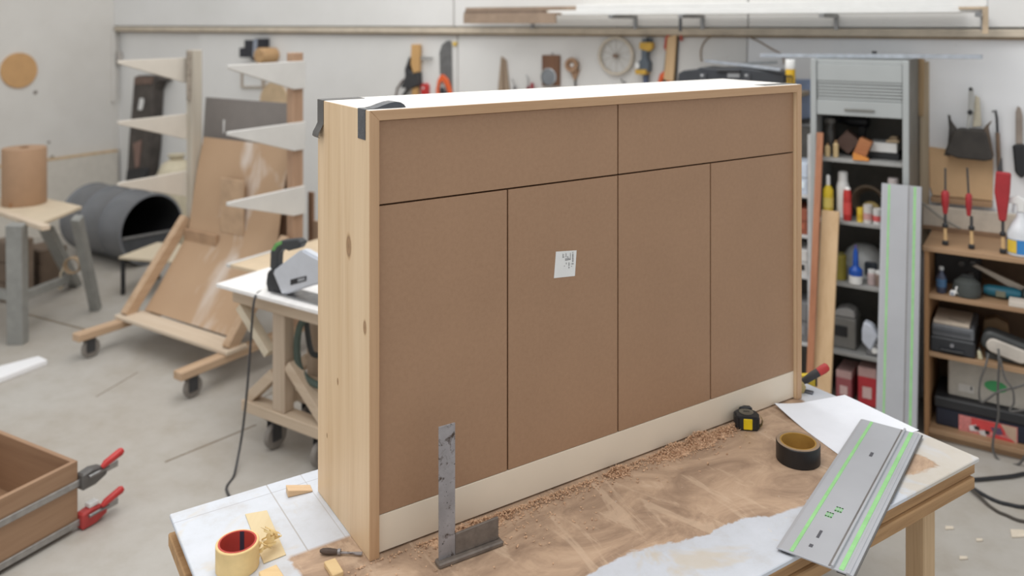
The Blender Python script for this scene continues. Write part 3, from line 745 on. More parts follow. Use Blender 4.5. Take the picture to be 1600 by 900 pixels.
# glued box in two bar clamps on the floor
k0 = zp(117, 718, .27); e1 = Vector((-.88, .475, 0)); e2 = Vector((-.475, -.88, 0))
bx_ = thing('wooden_box', 'open topped brown wooden box being glued on the floor', 'box', (k0.x, k0.y, .03), math.atan2(e2.y, e2.x))   # local x = e2, local y = right hand normal
bm_ = WOOD('box_brown', (166, 134, 106), (142, 110, 84), 0, .6); bmi = WOOD('box_brown_z', (158, 126, 98), (134, 102, 78), 1, .6)
h = .24; Lb, Wb = .95, .56
MB().box(0, Lb, -.020, 0, 0, h).build('side_board', bm_, bx_, .001) if False else None
MB().box(0, Lb, -.0, .018, 0, h).build('side_board', bm_, bx_, .0012)
MB().box(0, Lb, -Wb, -Wb + .018, 0, h).build('side_board', bm_, bx_, .0012)
MB().box(0, .018, -Wb + .0185, -.0005, 0, h).build('end_board', bmi, bx_, .0012)
MB().box(Lb - .018, Lb, -Wb + .0185, -.0005, 0, h).build('end_board', bmi, bx_, .0012)
MB().box(.0185, Lb - .0185, -Wb + .0185, -.0005, 0.0, .012).build('base_board', bmi, bx_)
def barclamp(name, lab, z, headc, tot):
    c_ = thing(name, lab, 'clamp', (k0.x, k0.y, z), math.atan2(e2.y, e2.x))
    MB().box(-.17, 1.02, .0215, .0285, -.013, .013).build('bar', METAL('bar_steel', (160, 158, 156), .4, .7), c_, .0015)
    MB().prism([(-.002, -.03), (-.002, .034), (-.045, .04), (-.085, .03), (-.11, .012), (-.11, -.012), (-.06, -.03)], 'y', .004, .046).build('head', headc, c_, .006)
    MB().lathe([(.006, -.02), (.006, -.105)], (0, .058, .022), 10, 'x').build('spindle', steel(), c_)
    MB().tube([(-.075, .058, .034), (-.09, .060, .044), (-.150, .068, .064), (-.160, .070, .068)], [.009, .014, .016, .010], 10).build('handle', red(), c_, 0, True)
    MB().prism([(1.0, -.03), (1.0, .05), (.955, .05), (.951, -.03)], 'y', .004, .044).build('fixed_jaw', headc, c_, .004)
    return c_
barclamp('bar_clamp', 'upper steel bar clamp with grey head and red handle on the brown box', .185, M('head_grey', (104, 102, 100), .5, .4), 1)
c2 = barclamp('bar_clamp', 'lower bar clamp with red head and handle along the foot of the brown box', .0315, M('head_red', (178, 62, 60), .5), 1)
MB().box(-.075, -.035, .01, .04, .0395, .056).build('white_pad', white(), c2, .002)
# packing strips that carry the box
for k, x in enumerate((.12, .8)):
    o = MB().box(-.55, -.03, -.02, .02, 0.0005, .0295).build('packing_strip', twx, None, .002)
    p = Vector((k0.x, k0.y, 0)) + e2 * x + Vector((-e2.y, e2.x, 0)) * 0
    o.location = p; o.rotation_euler = (0, 0, math.atan2(e2.y, e2.x) + math.pi / 2)
    tag(o, ('pale strip under the near end of the brown box', 'pale strip under the far end of the brown box')[1 - k], 'wood strip')

# ================================================================ CART WITH TRACK SAW
ct = rth('wheeled_cart', 'wooden wheeled cart with white top beside the left end of the sideboard', 'cart', -3.0, 2.55, 0)
wtop = M('cart_white', (232, 230, 228), .5, var=.04, scale=30)
cw = WOOD('cart_wood', (192, 174, 154), (166, 146, 124), 2, .65); cwx = WOOD('cart_wood_x', (200, 182, 160), (178, 156, 132), 0, .65)
MB().box(-.29, .62, -.04, .36, .732, .75).build('cart_top', wtop, ct, .002)
MB().box(-.25, .58, .02, .32, .655, .7315).build('apron', cwx, ct, .003)
for y in (.04, .25):
    MB().box(.005, .085, y, y + .06, .20, .6545).build('leg', cw, ct, .003)
    MB().box(-.20, .35, y - .01, y + .07, .148, .1995).build('foot', cwx, ct, .003)
    MB().bar((-.17, y + .03, .21), (.0, y + .03, .36), .05, .05, (0, 1, 0)).build('brace', cwx, ct, .003)
    MB().bar((.33, y + .03, .21), (.09, y + .03, .42), .05, .05, (0, 1, 0)).build('brace', cwx, ct, .003)
    for x in (-.02, .28): caster(ct, x, y + .03, .062, .1475)
MB().bar((-.22, .05, .635), (-.02, .05, .45), .04, .05, (0, 1, 0)).build('knee_brace', M('knee_pale', (206, 194, 172), .7), ct, .003)
MB().box(.02, .07, .101, .249, .22, .28).build('long_stretcher', cwx, ct, .003)
MB().box(-.02, .45, .105, .245, .281, .297).build('lower_shelf', cwx, ct, .002)
# track saw
ts, f = wth('track_saw', 'silver and black track saw with green accents lying on the white cart top', 'saw', 455, 472, 2.60)
_, zb = f(455, 472); dz = (.7505 - ts.location.z)
ts.location.z = .7505
MB().prism(P(f, [(437, 435), (441, 430), (478, 402), (484, 400), (500, 409), (548, 432), (552, 446), (500, 456), (452, 471)]), 'y', -.045, .0).build('blade_guard', M('saw_silver', (206, 210, 218), .35, .4, .03), ts, .008, True, 2)
MB().prism(P(f, [(424, 452), (426, 436), (432, 430), (444, 440), (452, 470), (438, 472), (427, 466)]), 'y', -.035, .06).build('motor_body', black(), ts, .006, True)
MB().prism(P(f, [(426, 430), (427, 404), (433, 392), (445, 387), (470, 385), (477, 391), (472, 400), (455, 404), (446, 400), (439, 408), (438, 430), (432, 436)]), 'y', -.02, .02).build('handle', M('handle_dark', (52, 54, 56), .5), ts, .006, True)
MB().prism(P(f, [(429, 402), (436, 391), (446, 388), (446, 393), (438, 397), (434, 404)]), 'y', -.0215, .0215).build('grip_accent', M('accent_green', (98, 156, 84), .5), ts, .002)
MB().prism(P(f, [(466, 446), (491, 440), (491, 448), (466, 455)]), 'y', -.047, -.0452).build('guard_window', M('window_dark', (38, 38, 42), .3), ts, .001)
MB().prism(P(f, [(478, 445), (489, 442.5), (489, 446.5), (478, 449.5)]), 'y', -.0485, -.0472).build('window_label', M('label_grey', (150, 152, 156), .5), ts)
b0_ = f(424, 472)[0]; b1_ = f(556, 472)[0]
MB().box(b0_ + .05, b1_, -.05, .05, 0.0, .008).build('base_plate', steel(), ts, .001)
MB().prism(P(f, [(420, 455), (426, 451), (427, 458), (421, 460)]), 'y', -.008, .008).build('cable_boot', M('accent_lime', (160, 190, 60), .5), ts, .001)
def pn(x, y, n):
    u_, z_ = pl(x, y, n); return UN(u_, n, z_)
g0 = zp(356, 772, .004)
path = [pn(421, 457, 2.595), pn(408, 455, 2.56), pn(398, 466, 2.50), pn(394, 500, 2.49), pn(391, 545, 2.49), pn(386, 610, 2.48), pn(380, 665, 2.47), pn(375, 698, 2.45), zp(366, 742, .006), Vector((g0.x, g0.y, .006)), Vector((g0.x + .25, g0.y - .25, .006)), Vector((g0.x + .7, g0.y - .3, .006))]
o = MB().tube(smoothpath(path, 5), .0055, 8).build('power_cable', M('cable_dark', (62, 62, 64), .5), None, 0, True)
tag(o, 'dark power cable hanging from the track saw down to the floor', 'cable')
# green dust hose coiled on the cart frame
hm_ = M('hose_green', (70, 84, 76), .5)
hp = [pn(x, y, 2.64) for x, y in ((500, 488), (480, 494), (468, 512), (464, 545), (468, 575), (482, 594), (504, 603), (530, 600), (548, 580), (552, 545), (540, 510), (515, 490))]
o = MB().tube(smoothpath(hp, 5), .016, 10).build('dust_hose', hm_, None, 0, True)
tag(o, 'dark green dust hose hanging in a loop below the cart top', 'hose')
hp = [pn(x, y, 2.72) for x, y in ((478, 500), (486, 548), (500, 556), (520, 560), (545, 556))]
o = MB().tube(smoothpath(hp, 5), .013, 10).build('dust_hose', M('hose_black', (58, 62, 62), .5), None, 0, True)
tag(o, 'short grey black hose behind the green hose below the cart top', 'hose')

# ================================================================ BACK WALL: LUMBER SHELF AND TOOLS
NL = 4.46                                             # front of the boards on the lumber shelf
def uz(x, y, n): return pl(x, y, n)
def wallbox(name, label, cat, x0, x1, y0, y1, n0, n1, mat, bev=.002, tilt=0):
    u0, z1 = pl(x0, y0, n0); u1, z0 = pl(x1, y1, n0)
    o = rframe(MB().box(u0, u1, n0, n1, min(z0, z1), max(z0, z1)).build(name, mat, None, bev))
    return tag(o, label, cat)
def long_board(name, label, xa, xb, za, zb, n0, n1, mat, cat='board'):
    ua, ub = pl(xa, 30, n0)[0], pl(xb, 30, n0)[0]
    r = rth(name, label, cat, ua, n0, za)
    MB().box(0, ub - ua, 0, n1 - n0, 0, zb - za).build('plank', mat, r, .002)
    return r
ls = rth('lumber_shelf', 'wall shelf of steel brackets high on the back wall carrying long boards', 'shelf', pl(965, 40, NW)[0], NW - .05, 1.96)
bu = []
for x in (800, 965, 1073, 1290, 1530):
    u_ = pl(x, 40, NL + .05)[0] - pl(965, 40, NW)[0]; bu.append(u_)
    b_ = MB().box(u_ - .012, u_ + .012, -.36, -.002, .045, .066).build('bracket', steel(), ls, .001)
    MB().box(u_ - .010, u_ + .010, -.012, -.002, -.02, .0445).build('wall_plate', steel(), b_)
    if x == 1073: MB().box(u_ - .008, u_ + .008, -.36, -.352, -.03, .0445).build('front_lug', cast(), b_)
bwht = M('lumber_white', (226, 226, 224), .5, var=.02); bbrn = M('lumber_brown', (150, 130, 112), .7)
long_board('long_board', 'long white board at the front of the lumber shelf', 858, 1540, 2.0265, 2.055, NL, NL + .13, bwht)
long_board('long_board', 'second long white board stacked on the front one of the lumber shelf', 900, 1542, 2.0555, 2.09, NL + .005, NL + .14, bwht)
long_board('long_board', 'long pale board at the back of the lumber shelf by the wall', 800, 1500, 2.0265, 2.06, NL + .15, NL + .27, M('lumber_pale', (214, 208, 198), .6))
r = long_board('long_board', 'brown channel shaped board sticking out at the left of the lumber shelf', 727, 900, 2.0608, 2.085, NL + .15, NL + .25, bbrn)
ua_ = pl(724, 30, 4.385)[0]; ub_ = pl(868, 30, 4.385)[0]
r = rth('brown_channel', 'brown angle profile hanging over the left front edge of the lumber shelf', 'profile', ua_, 4.385, 1.975)
MB().prism([(0, 0), (.015, 0), (.015, .0515), (.07, .0515), (.07, .066), (0, .066)], 'x', 0, ub_ - ua_).build('profile_bar', bbrn, r, .001)
MB().box(.004, ub_ - ua_ - .1, .004, .066, .0665, .082).build('upper_lath', M('lumber_dark', (120, 102, 88), .7), r, .001)
r = rth('hanging_angle', 'small tan angle piece hanging from the right end of the lumber shelf', 'angle', pl(1540, 22, NL - .004)[0], NL - .004, 1.925)
MB().box(-.012, .012, -.02, 0, 0, .115).build('upright', M('angle_tan', (186, 166, 140), .6), r, .001)
MB().box(-.11, .012, -.02, .0, .1155, .128).build('arm', M('angle_tan', (186, 166, 140)), r, .001)

WN = NW - .0165                                       # face of the wall cladding
def hook(root, x, z, t=.03):
    MB().tube([(x, 0, z), (x, -t, z), (x, -t - .004, z + .012)], .003, 6).build('nail', steel(), root)
# glue clamp with wooden handle
r, f = wth('wooden_clamp', 'wood handled black clamp hanging left of the orange handled saw', 'clamp', 648, 100, WN)
MB().prism(P(f, [(649, 69), (661, 69), (660, 112), (652, 114), (648, 100)]), 'y', -.05, -.015).build('wood_handle', WOOD('handle_oak', (206, 166, 110), (178, 134, 84), 2), r, .003)
MB().prism(P(f, [(647, 88), (649, 92), (646, 108), (654, 116), (660, 112), (661, 132), (648, 138), (634, 136), (641, 118), (640, 108)]), 'y', -.06, -.004).build('jaw', cast(), r, .003)
MB().prism(P(f, [(661, 88), (679, 89), (679, 93), (661, 93)]), 'y', -.03, -.022).build('pin', grey(), r, .001)
MB().tube([(f(643, 136)[0], -.03, f(643, 136)[1]), (f(634, 150)[0], -.03, f(634, 150)[1]), (f(625, 165)[0], -.03, f(625, 165)[1])], .012, 8).build('lever', black(), r)
MB().tube([(f(x, y)[0], -.012, f(x, y)[1]) for x, y in ((638, 122), (630, 126), (622, 138), (619, 155), (622, 175))], .006, 6).build('wire', M('wire_brown', (90, 66, 58), .6), r)
MB().prism(P(f, [(649, 138), (658, 135), (658, 190), (650, 190)]), 'y', -.045, -.02).build('tail', WOOD('handle_oak', (206, 166, 110), (178, 134, 84), 2), r, .003)
r, f = wth('red_marker', 'short red plastic tool hanging beside the orange handled saw', 'tool', 666, 140, WN)
MB().prism(P(f, [(661, 134), (663, 130), (670, 130), (672, 134), (671, 165), (662, 165)]), 'y', -.03, -.001).build('body', red(), r, .003)
MB().prism(P(f, [(664, 165.5), (669, 165.5), (668, 190), (665, 190)]), 'y', -.02, -.008).build('tip', steel(), r, .001)
MB().lathe([(0, -.0335), (.008, -.0335), (.008, -.0302), (0, -.0302)], (f(665.5, 137)[0], 0, f(665.5, 137)[1]), 12, 'y').build('dot', white(), r)
# hand saws
orange = M('saw_orange', (222, 98, 48), .45)
def handsaw(label, x, y, blade, handle, hole, bmat, extra=None):
    r, f = wth('hand_saw', label, 'saw', x, y, WN, 'hand saws on the back wall')
    MB().prism(P(f, blade), 'y', -.012, -.008).build('blade', bmat, r, .0005)
    n_ = len(handle); m_ = len(hole)
    MB().prism(P(f, handle), 'y', -.026, -.0125).build('handle', orange, r, .004)
    return r, f
sawgrey = METAL('saw_steel', (118, 118, 118), .45, .5)
r, f = handsaw('hand saw with grey rounded blade and orange handle left of centre on the wall', 697, 100,
    [(688, 82), (692, 70), (699, 64), (705, 63), (706.5, 68), (708, 150), (700, 150), (692, 118), (689, 116)],
    [(684, 140), (687, 124), (692, 116), (697, 117), (703, 124), (707, 134), (709, 144), (706, 158), (702, 158), (703, 146), (699, 134), (694, 126), (690, 130), (688, 140), (690, 150), (685, 152)], [], sawgrey)
MB().prism(P(f, [(690, 137), (695, 136), (701, 150), (695, 156), (690, 150)]), 'y', -.024, -.014).build('grip_inset', cast(), r, .002)
MB().prism(P(f, [(707.5, 66), (716, 66), (711.5, 73)]), 'y', -.012, -.001).build('yellow_tag', M('tag_yellow', (226, 190, 80), .6), r)
# frame saw right of centre
r, f = handsaw('hand saw with wooden blade guard and orange handle left of the black case', 1050, 90,
    [(1044, 54), (1062, 50), (1058, 130), (1049, 165), (1036, 165), (1037, 120)],
    [(1027, 140), (1033, 116), (1040, 110), (1047, 114), (1052, 128), (1054, 142), (1050, 160), (1046, 160), (1048, 140), (1043, 124), (1038, 122), (1033, 142), (1036, 160), (1030, 160)], [], M('guard_black', (56, 54, 54), .6))
MB().prism(P(f, [(1046, 58), (1060, 54), (1055, 127), (1040, 124)]), 'y', -.034, -.013).build('blade_guard', WOOD('guard_wood', (222, 190, 148), (202, 164, 118), 2), r, .002)
MB().prism(P(f, [(1040, 74), (1042, 58), (1048, 52), (1051, 53), (1046, 60), (1043, 80)]), 'y', -.030, -.0125).build('frame_top', M('frame_red', (186, 74, 56), .5), r, .002)
MB().prism(P(f, [(1065, 52), (1069, 52), (1068, 64), (1065, 64)]), 'y', -.03, -.01).build('frame_tip', M('frame_red', (186, 74, 56)), r, .002)
# tapered wooden stick
r, f = wth('wooden_taper', 'weathered tapered wooden stick hanging alone on the wall', 'wood stick', 790, 115, WN)
MB().prism(P(f, [(785, 88), (792, 94), (798, 150), (796, 190), (782, 190), (780, 142)]), 'y', -.02, -.001).build('shaft', WOOD('weathered', (172, 154, 134), (128, 108, 90), 2, .8), r, .002)
MB().prism(P(f, [(788, 92), (789.5, 92), (792, 150), (788, 150)]), 'y', -.024, -.0205).build('ridge', WOOD('weathered_dark', (140, 118, 98), (104, 86, 70), 2, .8), r, .001)
# screwdrivers in a rack
for lab, x, y0, c in (('red handled screwdriver, tallest of the three by the brown plaque', 835, 129, (150, 52, 60)), ('dark red screwdriver in the middle of the three by the brown plaque', 829, 134, (120, 48, 56)), ('thin grey hook left of the red screwdrivers', 808, 134, (120, 116, 116))):
    r, f = wth('screwdriver', lab, 'screwdriver', x, y0, WN, 'small tools by the plaque')
    MB().lathe([(.008, 0), (.012, -.01), (.012, -.10), (.007, -.12)], (0, -.03, 0), 10).build('handle', M('sd' + str(x), c, .5), r, 0, True)
    MB().tube([(0, -.03, -.12), (0, -.03, -.24)], .004, 6).build('shank', steel(), r)
    if x == 829: MB().tube([(0, -.03, 0), (.0, -.03, .05), (-.016, -.03, .075)], .004, 6).build('hook', steel(), r)
    if x == 808: MB().tube([(0, -.03, 0), (-.022, -.03, .05)], .004, 6).build('hook', steel(), r)
# plaque with a dial
r, f = wth('brown_plaque', 'dark brown wooden plaque with a round silver dial on the wall', 'plaque', 862, 110, WN)
MB().prism(P(f, [(849.5, 86), (876, 86), (876, 134), (849.5, 134)]), 'y', -.025, -.001).build('board', WOOD('plaque_wood', (128, 92, 68), (98, 66, 48), 2), r, .002)
cx_, cz_ = f(861, 120)
MB().lathe([(0, -.034), (.05, -.034), (.054, -.031), (.054, -.0255), (0, -.0255)], (cx_, 0, cz_), 28, 'y').build('dial', M('dial_grey', (136, 140, 144), .3, .5), r, 0, True)
MB().lathe([(.054, -.038), (.060, -.036), (.060, -.0256), (.0545, -.0256)], (cx_, 0, cz_), 28, 'y', True).build('dial_rim', METAL('chrome', (200, 200, 200), .2), r, 0, True)
MB().tube([f(864, 86)[:1] + (-.012, f(864, 86)[1]), f(864.5, 82)[:1] + (-.012, f(864.5, 82)[1]), f(866, 86)[:1] + (-.012, f(866, 86)[1])], .003, 6).build('hanger', steel(), r)
# ladle
r, f = wth('wooden_ladle', 'small round wooden ladle hanging right of the brown plaque', 'ladle', 897, 104, WN)
MB().lathe([(.0, -.028), (.026, -.030), (.028, -.045), (.046, -.047), (.050, -.03), (.04, -.004), (0, -.002)], (0, 0, .012), 24, 'y').build('bowl', WOOD('ladle_wood', (176, 144, 116), (140, 106, 80), 2), r, 0, True)
MB().prism(P(f, [(893, 112), (907, 108), (902, 122), (900, 126), (897, 122)]), 'y', -.02, -.002).build('neck', WOOD('ladle_wood', (176, 144, 116), (140, 106, 80)), r, .003)
MB().tube([f(900, 122)[:1] + (-.012, f(900, 122)[1]), f(900.5, 150)[:1] + (-.012, f(900.5, 150)[1])], .006, 8).build('shank', cast(), r)
MB().lathe([(0, -.0315), (.012, -.0315), (.012, -.0285), (0, -.0285)], (0, 0, .012), 12, 'y').build('centre', white(), r)
# spoked wheel
r, f = wth('spoked_wheel', 'pale thin rimmed spoked wheel hanging high on the wall', 'wheel', 965, 87, WN)
R_ = f(965, 57)[1]
MB().lathe([(R_ - .016, -.035), (R_, -.035), (R_ + .002, -.025), (R_, -.015), (R_ - .016, -.015)], (0, 0, 0), 40, 'y', True).build('rim', M('rim_cream', (198, 188, 172), .5), r, 0, True)
MB().lathe([(0, -.045), (.014, -.045), (.014, -.006), (0, -.006)], (0, 0, 0), 14, 'y').build('hub', M('hub_brown', (130, 108, 92), .5), r, 0, True)
for k in range(10):
    a = math.radians(36 * k + 18)
    MB().tube([(.013 * math.cos(a), -.025, .013 * math.sin(a)), ((R_ - .015) * math.cos(a), -.025, (R_ - .015) * math.sin(a))], .0022, 5).build('spoke', M('spoke_grey', (190, 186, 178), .5), r)
MB().tube([(0, -.02, R_), (.004, -.008, R_ + .08)], .002, 5).build('cord', M('cord_brown', (120, 104, 90), .8), r)
# yellow and grey caulking gun
r, f = wth('caulking_gun', 'blue grey and yellow power tool hanging between the wheel and the saw', 'tool', 1012, 95, WN)
ye = M('tool_yellow', (206, 164, 64), .5); bl = M('tool_bluegrey', (92, 102, 112), .5)
MB().prism(P(f, [(1009, 60), (1021, 60), (1022, 78), (1016, 82), (1016, 92), (1020, 98), (1019, 112), (1002, 112), (1000, 100), (1008, 92), (1008, 72)]), 'y', -.06, -.002).build('body', bl, r, .004)
MB().prism(P(f, [(1006, 66), (1026, 66), (1026, 74), (1021, 80), (1006, 76)]), 'y', -.07, -.03).build('collar', ye, r, .003)
MB().prism(P(f, [(999, 108), (1017, 108), (1016, 116), (1000, 115)]), 'y', -.072, -.004).build('band', ye, r, .003)
MB().prism(P(f, [(1009, 116), (1016, 116), (1015, 150), (1009, 150)]), 'y', -.045, -.015).build('grip', M('grip_blue', (78, 88, 112), .5), r, .003)
MB().prism(P(f, [(1000, 98), (1006, 98), (1006, 106), (1000, 106)]), 'y', -.0745, -.0602).build('switch', white(), r, .001)
MB().prism(P(f, [(1016, 60), (1020, 58), (1021, 66), (1017, 66)]), 'y', -.065, -.0605).build('dark_cap', black(), r)
# small hook nail
r, f = wth('wall_hook', 'single dark bent nail in the wall below the spoked wheel', 'hook', 977, 128, WN)
MB().tube([(0, 0, 0), (0, -.03, -.004), (-.014, -.032, .022)], .004, 6).build('nail', cast(), r)
# items above the rack: dark bracket tool, disc, wooden ring, small frame
r, f = wth('black_bracket_tool', 'black cordless tool on the wall above the timber rack', 'tool', 410, 78, WN)
MB().prism(P(f, [(402, 62), (416, 62), (418, 60), (422, 60), (421, 94), (413, 94), (411, 89), (394, 89), (394, 74), (402, 74)]), 'y', -.14, -.002).build('body', M('tool_black', (40, 42, 50), .5), r, .005)
MB().prism(P(f, [(418.5, 61), (423.5, 62), (422, 84), (417, 90)]), 'y', -.155, -.141).build('side_plate', M('plate_bluegrey', (150, 158, 172), .4, .3), r, .003)
MB().lathe([(0, -.17), (.06, -.17), (.065, -.16), (.065, -.002), (0, -.002)], (f(429, 86)[0], 0, f(429, 86)[1]), 24, 'y').build('wood_knob', WOOD('knob_wood', (196, 160, 116), (150, 116, 82), 1), r, 0, True)
r, f = wth('hanging_clip', 'tiny dark clip on the wall left of the black cordless tool', 'clip', 386, 67, WN)
MB().lathe([(0, -.02), (.016, -.016), (.016, -.002), (0, -.002)], (0, 0, 0), 12, 'y').build('head', cast(), r)
MB().tube([(0, -.012, 0), (.06, -.012, -.004)], .005, 6).build('pin', grey(), r)
r, f = wth('round_board', 'round tan board on the wall behind the grey panel', 'board', 430, 160, WN)
rr = f(452, 160)[0]
MB().lathe([(0, -.018), (rr, -.018), (rr, -.001), (0, -.001)], (0, 0, 0), 36, 'y').build('disc', M('disc_beige', (194, 170, 138), .7), r, 0, True)
r, f = wth('picture_frame', 'small white rectangular frame on the wall behind the upper rack arm', 'frame', 395, 125, WN)
for (a, b, c, d) in ((379, 414, 134.8, 137), (411.5, 414, 112, 134.6), (379, 381, 112, 134.6), (381.2, 411.3, 112, 113.5)):
    MB().prism(P(f, [(a, c), (b, c), (b, d), (a, d)]), 'y', -.02, -.001).build('frame_bar', M('frame_beige', (182, 168, 152), .7), r)
MB().prism(P(f, [(381.2, 113.7), (411.3, 113.7), (411.3, 134.6), (381.2, 134.6)]), 'y', -.008, -.001).build('sheet', white(), r)
# dark leather tool bag and sack left behind the rack post
r, f = wth('tool_bag', 'long dark brown leather holder with white label behind the left rack arms', 'bag', 235, 150, NW - .001)
MB().prism(P(f, [(231, 117), (262, 117), (272, 124), (262, 128), (257, 140), (255, 178), (253, 230), (249, 262), (246, 276), (215, 282), (219, 215), (224, 160), (226, 131)]), 'y', -.12, -.001).build('leather', M('leather_dark', (74, 68, 64), .6, var=.25, scale=8), r, .008)
MB().prism(P(f, [(229, 119), (258, 119), (256, 130), (228, 131)]), 'y', -.13, -.121).build('flap', M('leather_brown', (112, 92, 82), .7), r, .003)
MB().prism(P(f, [(237, 152), (242, 152), (243, 158), (240, 170), (234, 170)]), 'y', -.125, -.1205).build('white_label', white(), r)
MB().prism(P(f, [(227, 222), (240, 216), (236, 258), (230, 260)]), 'y', -.13, -.1205).build('pocket', M('leather_rose', (134, 108, 98), .7), r, .003)
MB().prism(P(f, [(220, 262), (248, 258), (252, 262), (250, 274), (218, 282)]), 'y', -.15, -.1205).build('lower_pouch', M('leather_black', (50, 50, 52), .6), r, .006)
r = rth('linen_sack', 'beige linen sack standing against the wall behind the left rack post', 'sack', pl(276, 250, 4.6)[0], 4.6, 0)
MB().lathe([(.0, 0), (.17, .01), (.19, .2), (.18, .45), (.17, .62), (.12, .72), (.05, .76), (.08, .80), (0, .81)], (0, 0, 0.002), 20).build('cloth', M('linen', (198, 188, 164), .9, var=.05, bump=.3), r, 0, True)
MB().lathe([(.053, .75), (.06, .76), (.053, .77)], (0, 0, 0.002), 16, 'z', True).build('tie', M('tie_brown', (150, 136, 110), .9), r, 0, True)
r, f = wth('wall_socket', 'small grey junction box at the left end of the back wall', 'socket', 188, 90, NW - .001)
MB().box(-.045, .045, -.05, 0, -.05, .06).build('housing', M('socket_grey', (178, 172, 166), .6), r, .006)
MB().box(-.025, .025, -.056, -.0502, -.02, .03).build('cover', M('socket_lid', (150, 144, 140), .6), r, .002)

# black case on a wall shelf behind the sideboard
zs = 1.60; n_sh = 4.40
u0, u1 = pl(1035, 140, n_sh)[0], pl(1236, 140, n_sh)[0]
r = rth('wall_shelf', 'plain wooden wall shelf carrying the black case, hidden behind the sideboard top', 'shelf', u0, n_sh, zs)
MB().box(0, u1 - u0, 0, NW - .02 - n_sh, -.025, 0).build('board', twx, r, .002)
for x in (.08, u1 - u0 - .08): MB().bar((x, .1, -.027), (x, NW - .022 - n_sh, -.2), .02, .02, (1, 0, 0)).build('strut', steel(), r)
nc = 4.45
r, f = wth('black_case', 'long black plastic tool case with clasps above the far end of the sideboard', 'case', 1140, 112, nc)
def zloc(z): return z - r.location.z
zb = zloc(zs + .001)
top = P(f, [(1226, 116), (1200, 112), (1180, 109), (1165, 107), (1110, 107), (1094, 105), (1088, 108), (1068, 110), (1060, 114)])
xl, xr_ = f(1057, 130)[0], f(1227, 130)[0]
MB().prism([(xl, zb), (xr_, zb)] + top, 'y', 0, .22).build('shell', M('case_black', (52, 55, 60), .5), r, .006)
MB().prism(P(f, [(1137, 114), (1156, 114), (1156, 121), (1137, 121)]), 'y', -.006, -.0005).build('name_plate', M('plate_grey', (150, 152, 154), .4), r, .001)
for x in (1099, 1168):
    c_ = MB().prism(P(f, [(x - 5, 115), (x + 5, 115), (x + 5, 126), (x - 5, 126)]), 'y', -.010, -.0005).build('clasp', M('clasp_dark', (70, 72, 76), .4), r, .002)
    MB().prism(P(f, [(x - 3, 116), (x + 1, 116), (x + 1, 119), (x - 3, 119)]), 'y', -.013, -.0105).build('rivet', METAL('chrome', (200, 200, 200)), c_)
MB().prism(P(f, [(1120, 109), (1158, 109), (1157, 112.5), (1122, 112)]), 'y', -.02, -.0005).build('handle', black(), r, .003)
def topbar(name, label, x0, y0, x1, y1, n0, n1, th, mat, wd=.04, cat='bar'):
    a_ = pl(x0, y0, n0); b_ = pl(x1, y1, n1)
    A_, B_ = UN(a_[0], n0, a_[1]), UN(b_[0], n1, b_[1]); c_ = (A_ + B_) / 2
    r_ = thing(name, label, cat, c_)
    MB().bar(A_ - c_, B_ - c_, wd, th).build('profile', mat, r_, .001)
    return r_, A_ - c_, B_ - c_
silver = METAL('mill_alu', (176, 182, 190), .4, .5)
topbar('aluminium_bar', 'flat grey bar lying slanted over the black case', 1104, 95, 1222, 109, 4.56, 4.44, .014, silver)
topbar('aluminium_bar', 'second short grey bar crossing behind the slanted one on the case', 1150, 100, 1215, 97, 4.60, 4.66, .014, METAL('dull_alu', (150, 154, 156), .5, .4))
r, A_, B_ = topbar('aluminium_bar', 'long aluminium bar lying across the top of the grey roller cabinet', 1190, 86.5, 1535, 88.5, 4.52, 4.52, .02, silver, .06)
MB().lathe([(0, 0), (.012, 0), (.012, .012), (0, .012)], ((A_ + B_) / 2 + Vector((.05, 0, .012))), 12).build('knob', black(), r)
# silicone tube
r = rth('sealant_tube', 'white capped yellow tube lettered m above the right corner of the sideboard', 'tube', pl(1235, 120, 4.43)[0], 4.43, zs + .001)
zt_ = pl(1235, 93, 4.43)[1] - zs - .001; z2_ = pl(1235, 108, 4.43)[1] - zs - .001; rad = (pl(1243, 100, 4.43)[0] - pl(1227, 100, 4.43)[0]) / 2
MB().lathe([(rad * .92, 0), (rad * .92, z2_)], (0, 0, 0), 24).build('label_sleeve', M('tube_yellow', (222, 178, 44), .5), r, 0, True)
MB().lathe([(rad * .95, z2_ + .0005), (rad, z2_ + .004), (rad, zt_ - .006), (rad * .9, zt_)], (0, 0, 0), 24).build('cap', white(), r, 0, True)
lm_ = MB(Matrix.Translation((0, -rad - .0012, z2_ - .072)))
for x in (-.018, -.003, .012): lm_.box(x, x + .006, 0, .0025, 0, .038)
lm_.box(-.018, .016, 0, .0025, .034, .041)
lm_.build('letter_m', black(), r)
# loose wire arc on the wall
pts = [pn(x, y, WN - .006) for x, y in ((1096, 96), (1095, 80), (1102, 64), (1120, 54), (1150, 51), (1180, 62), (1205, 76), (1222, 86), (1225, 100))]
o = MB().tube(smoothpath(pts, 5), .004, 6).build('wall_wire', M('wire_tan', (150, 130, 110), .7), None, 0, True)
tag(o, 'thin tan wire arching on the wall above the black case', 'wire')

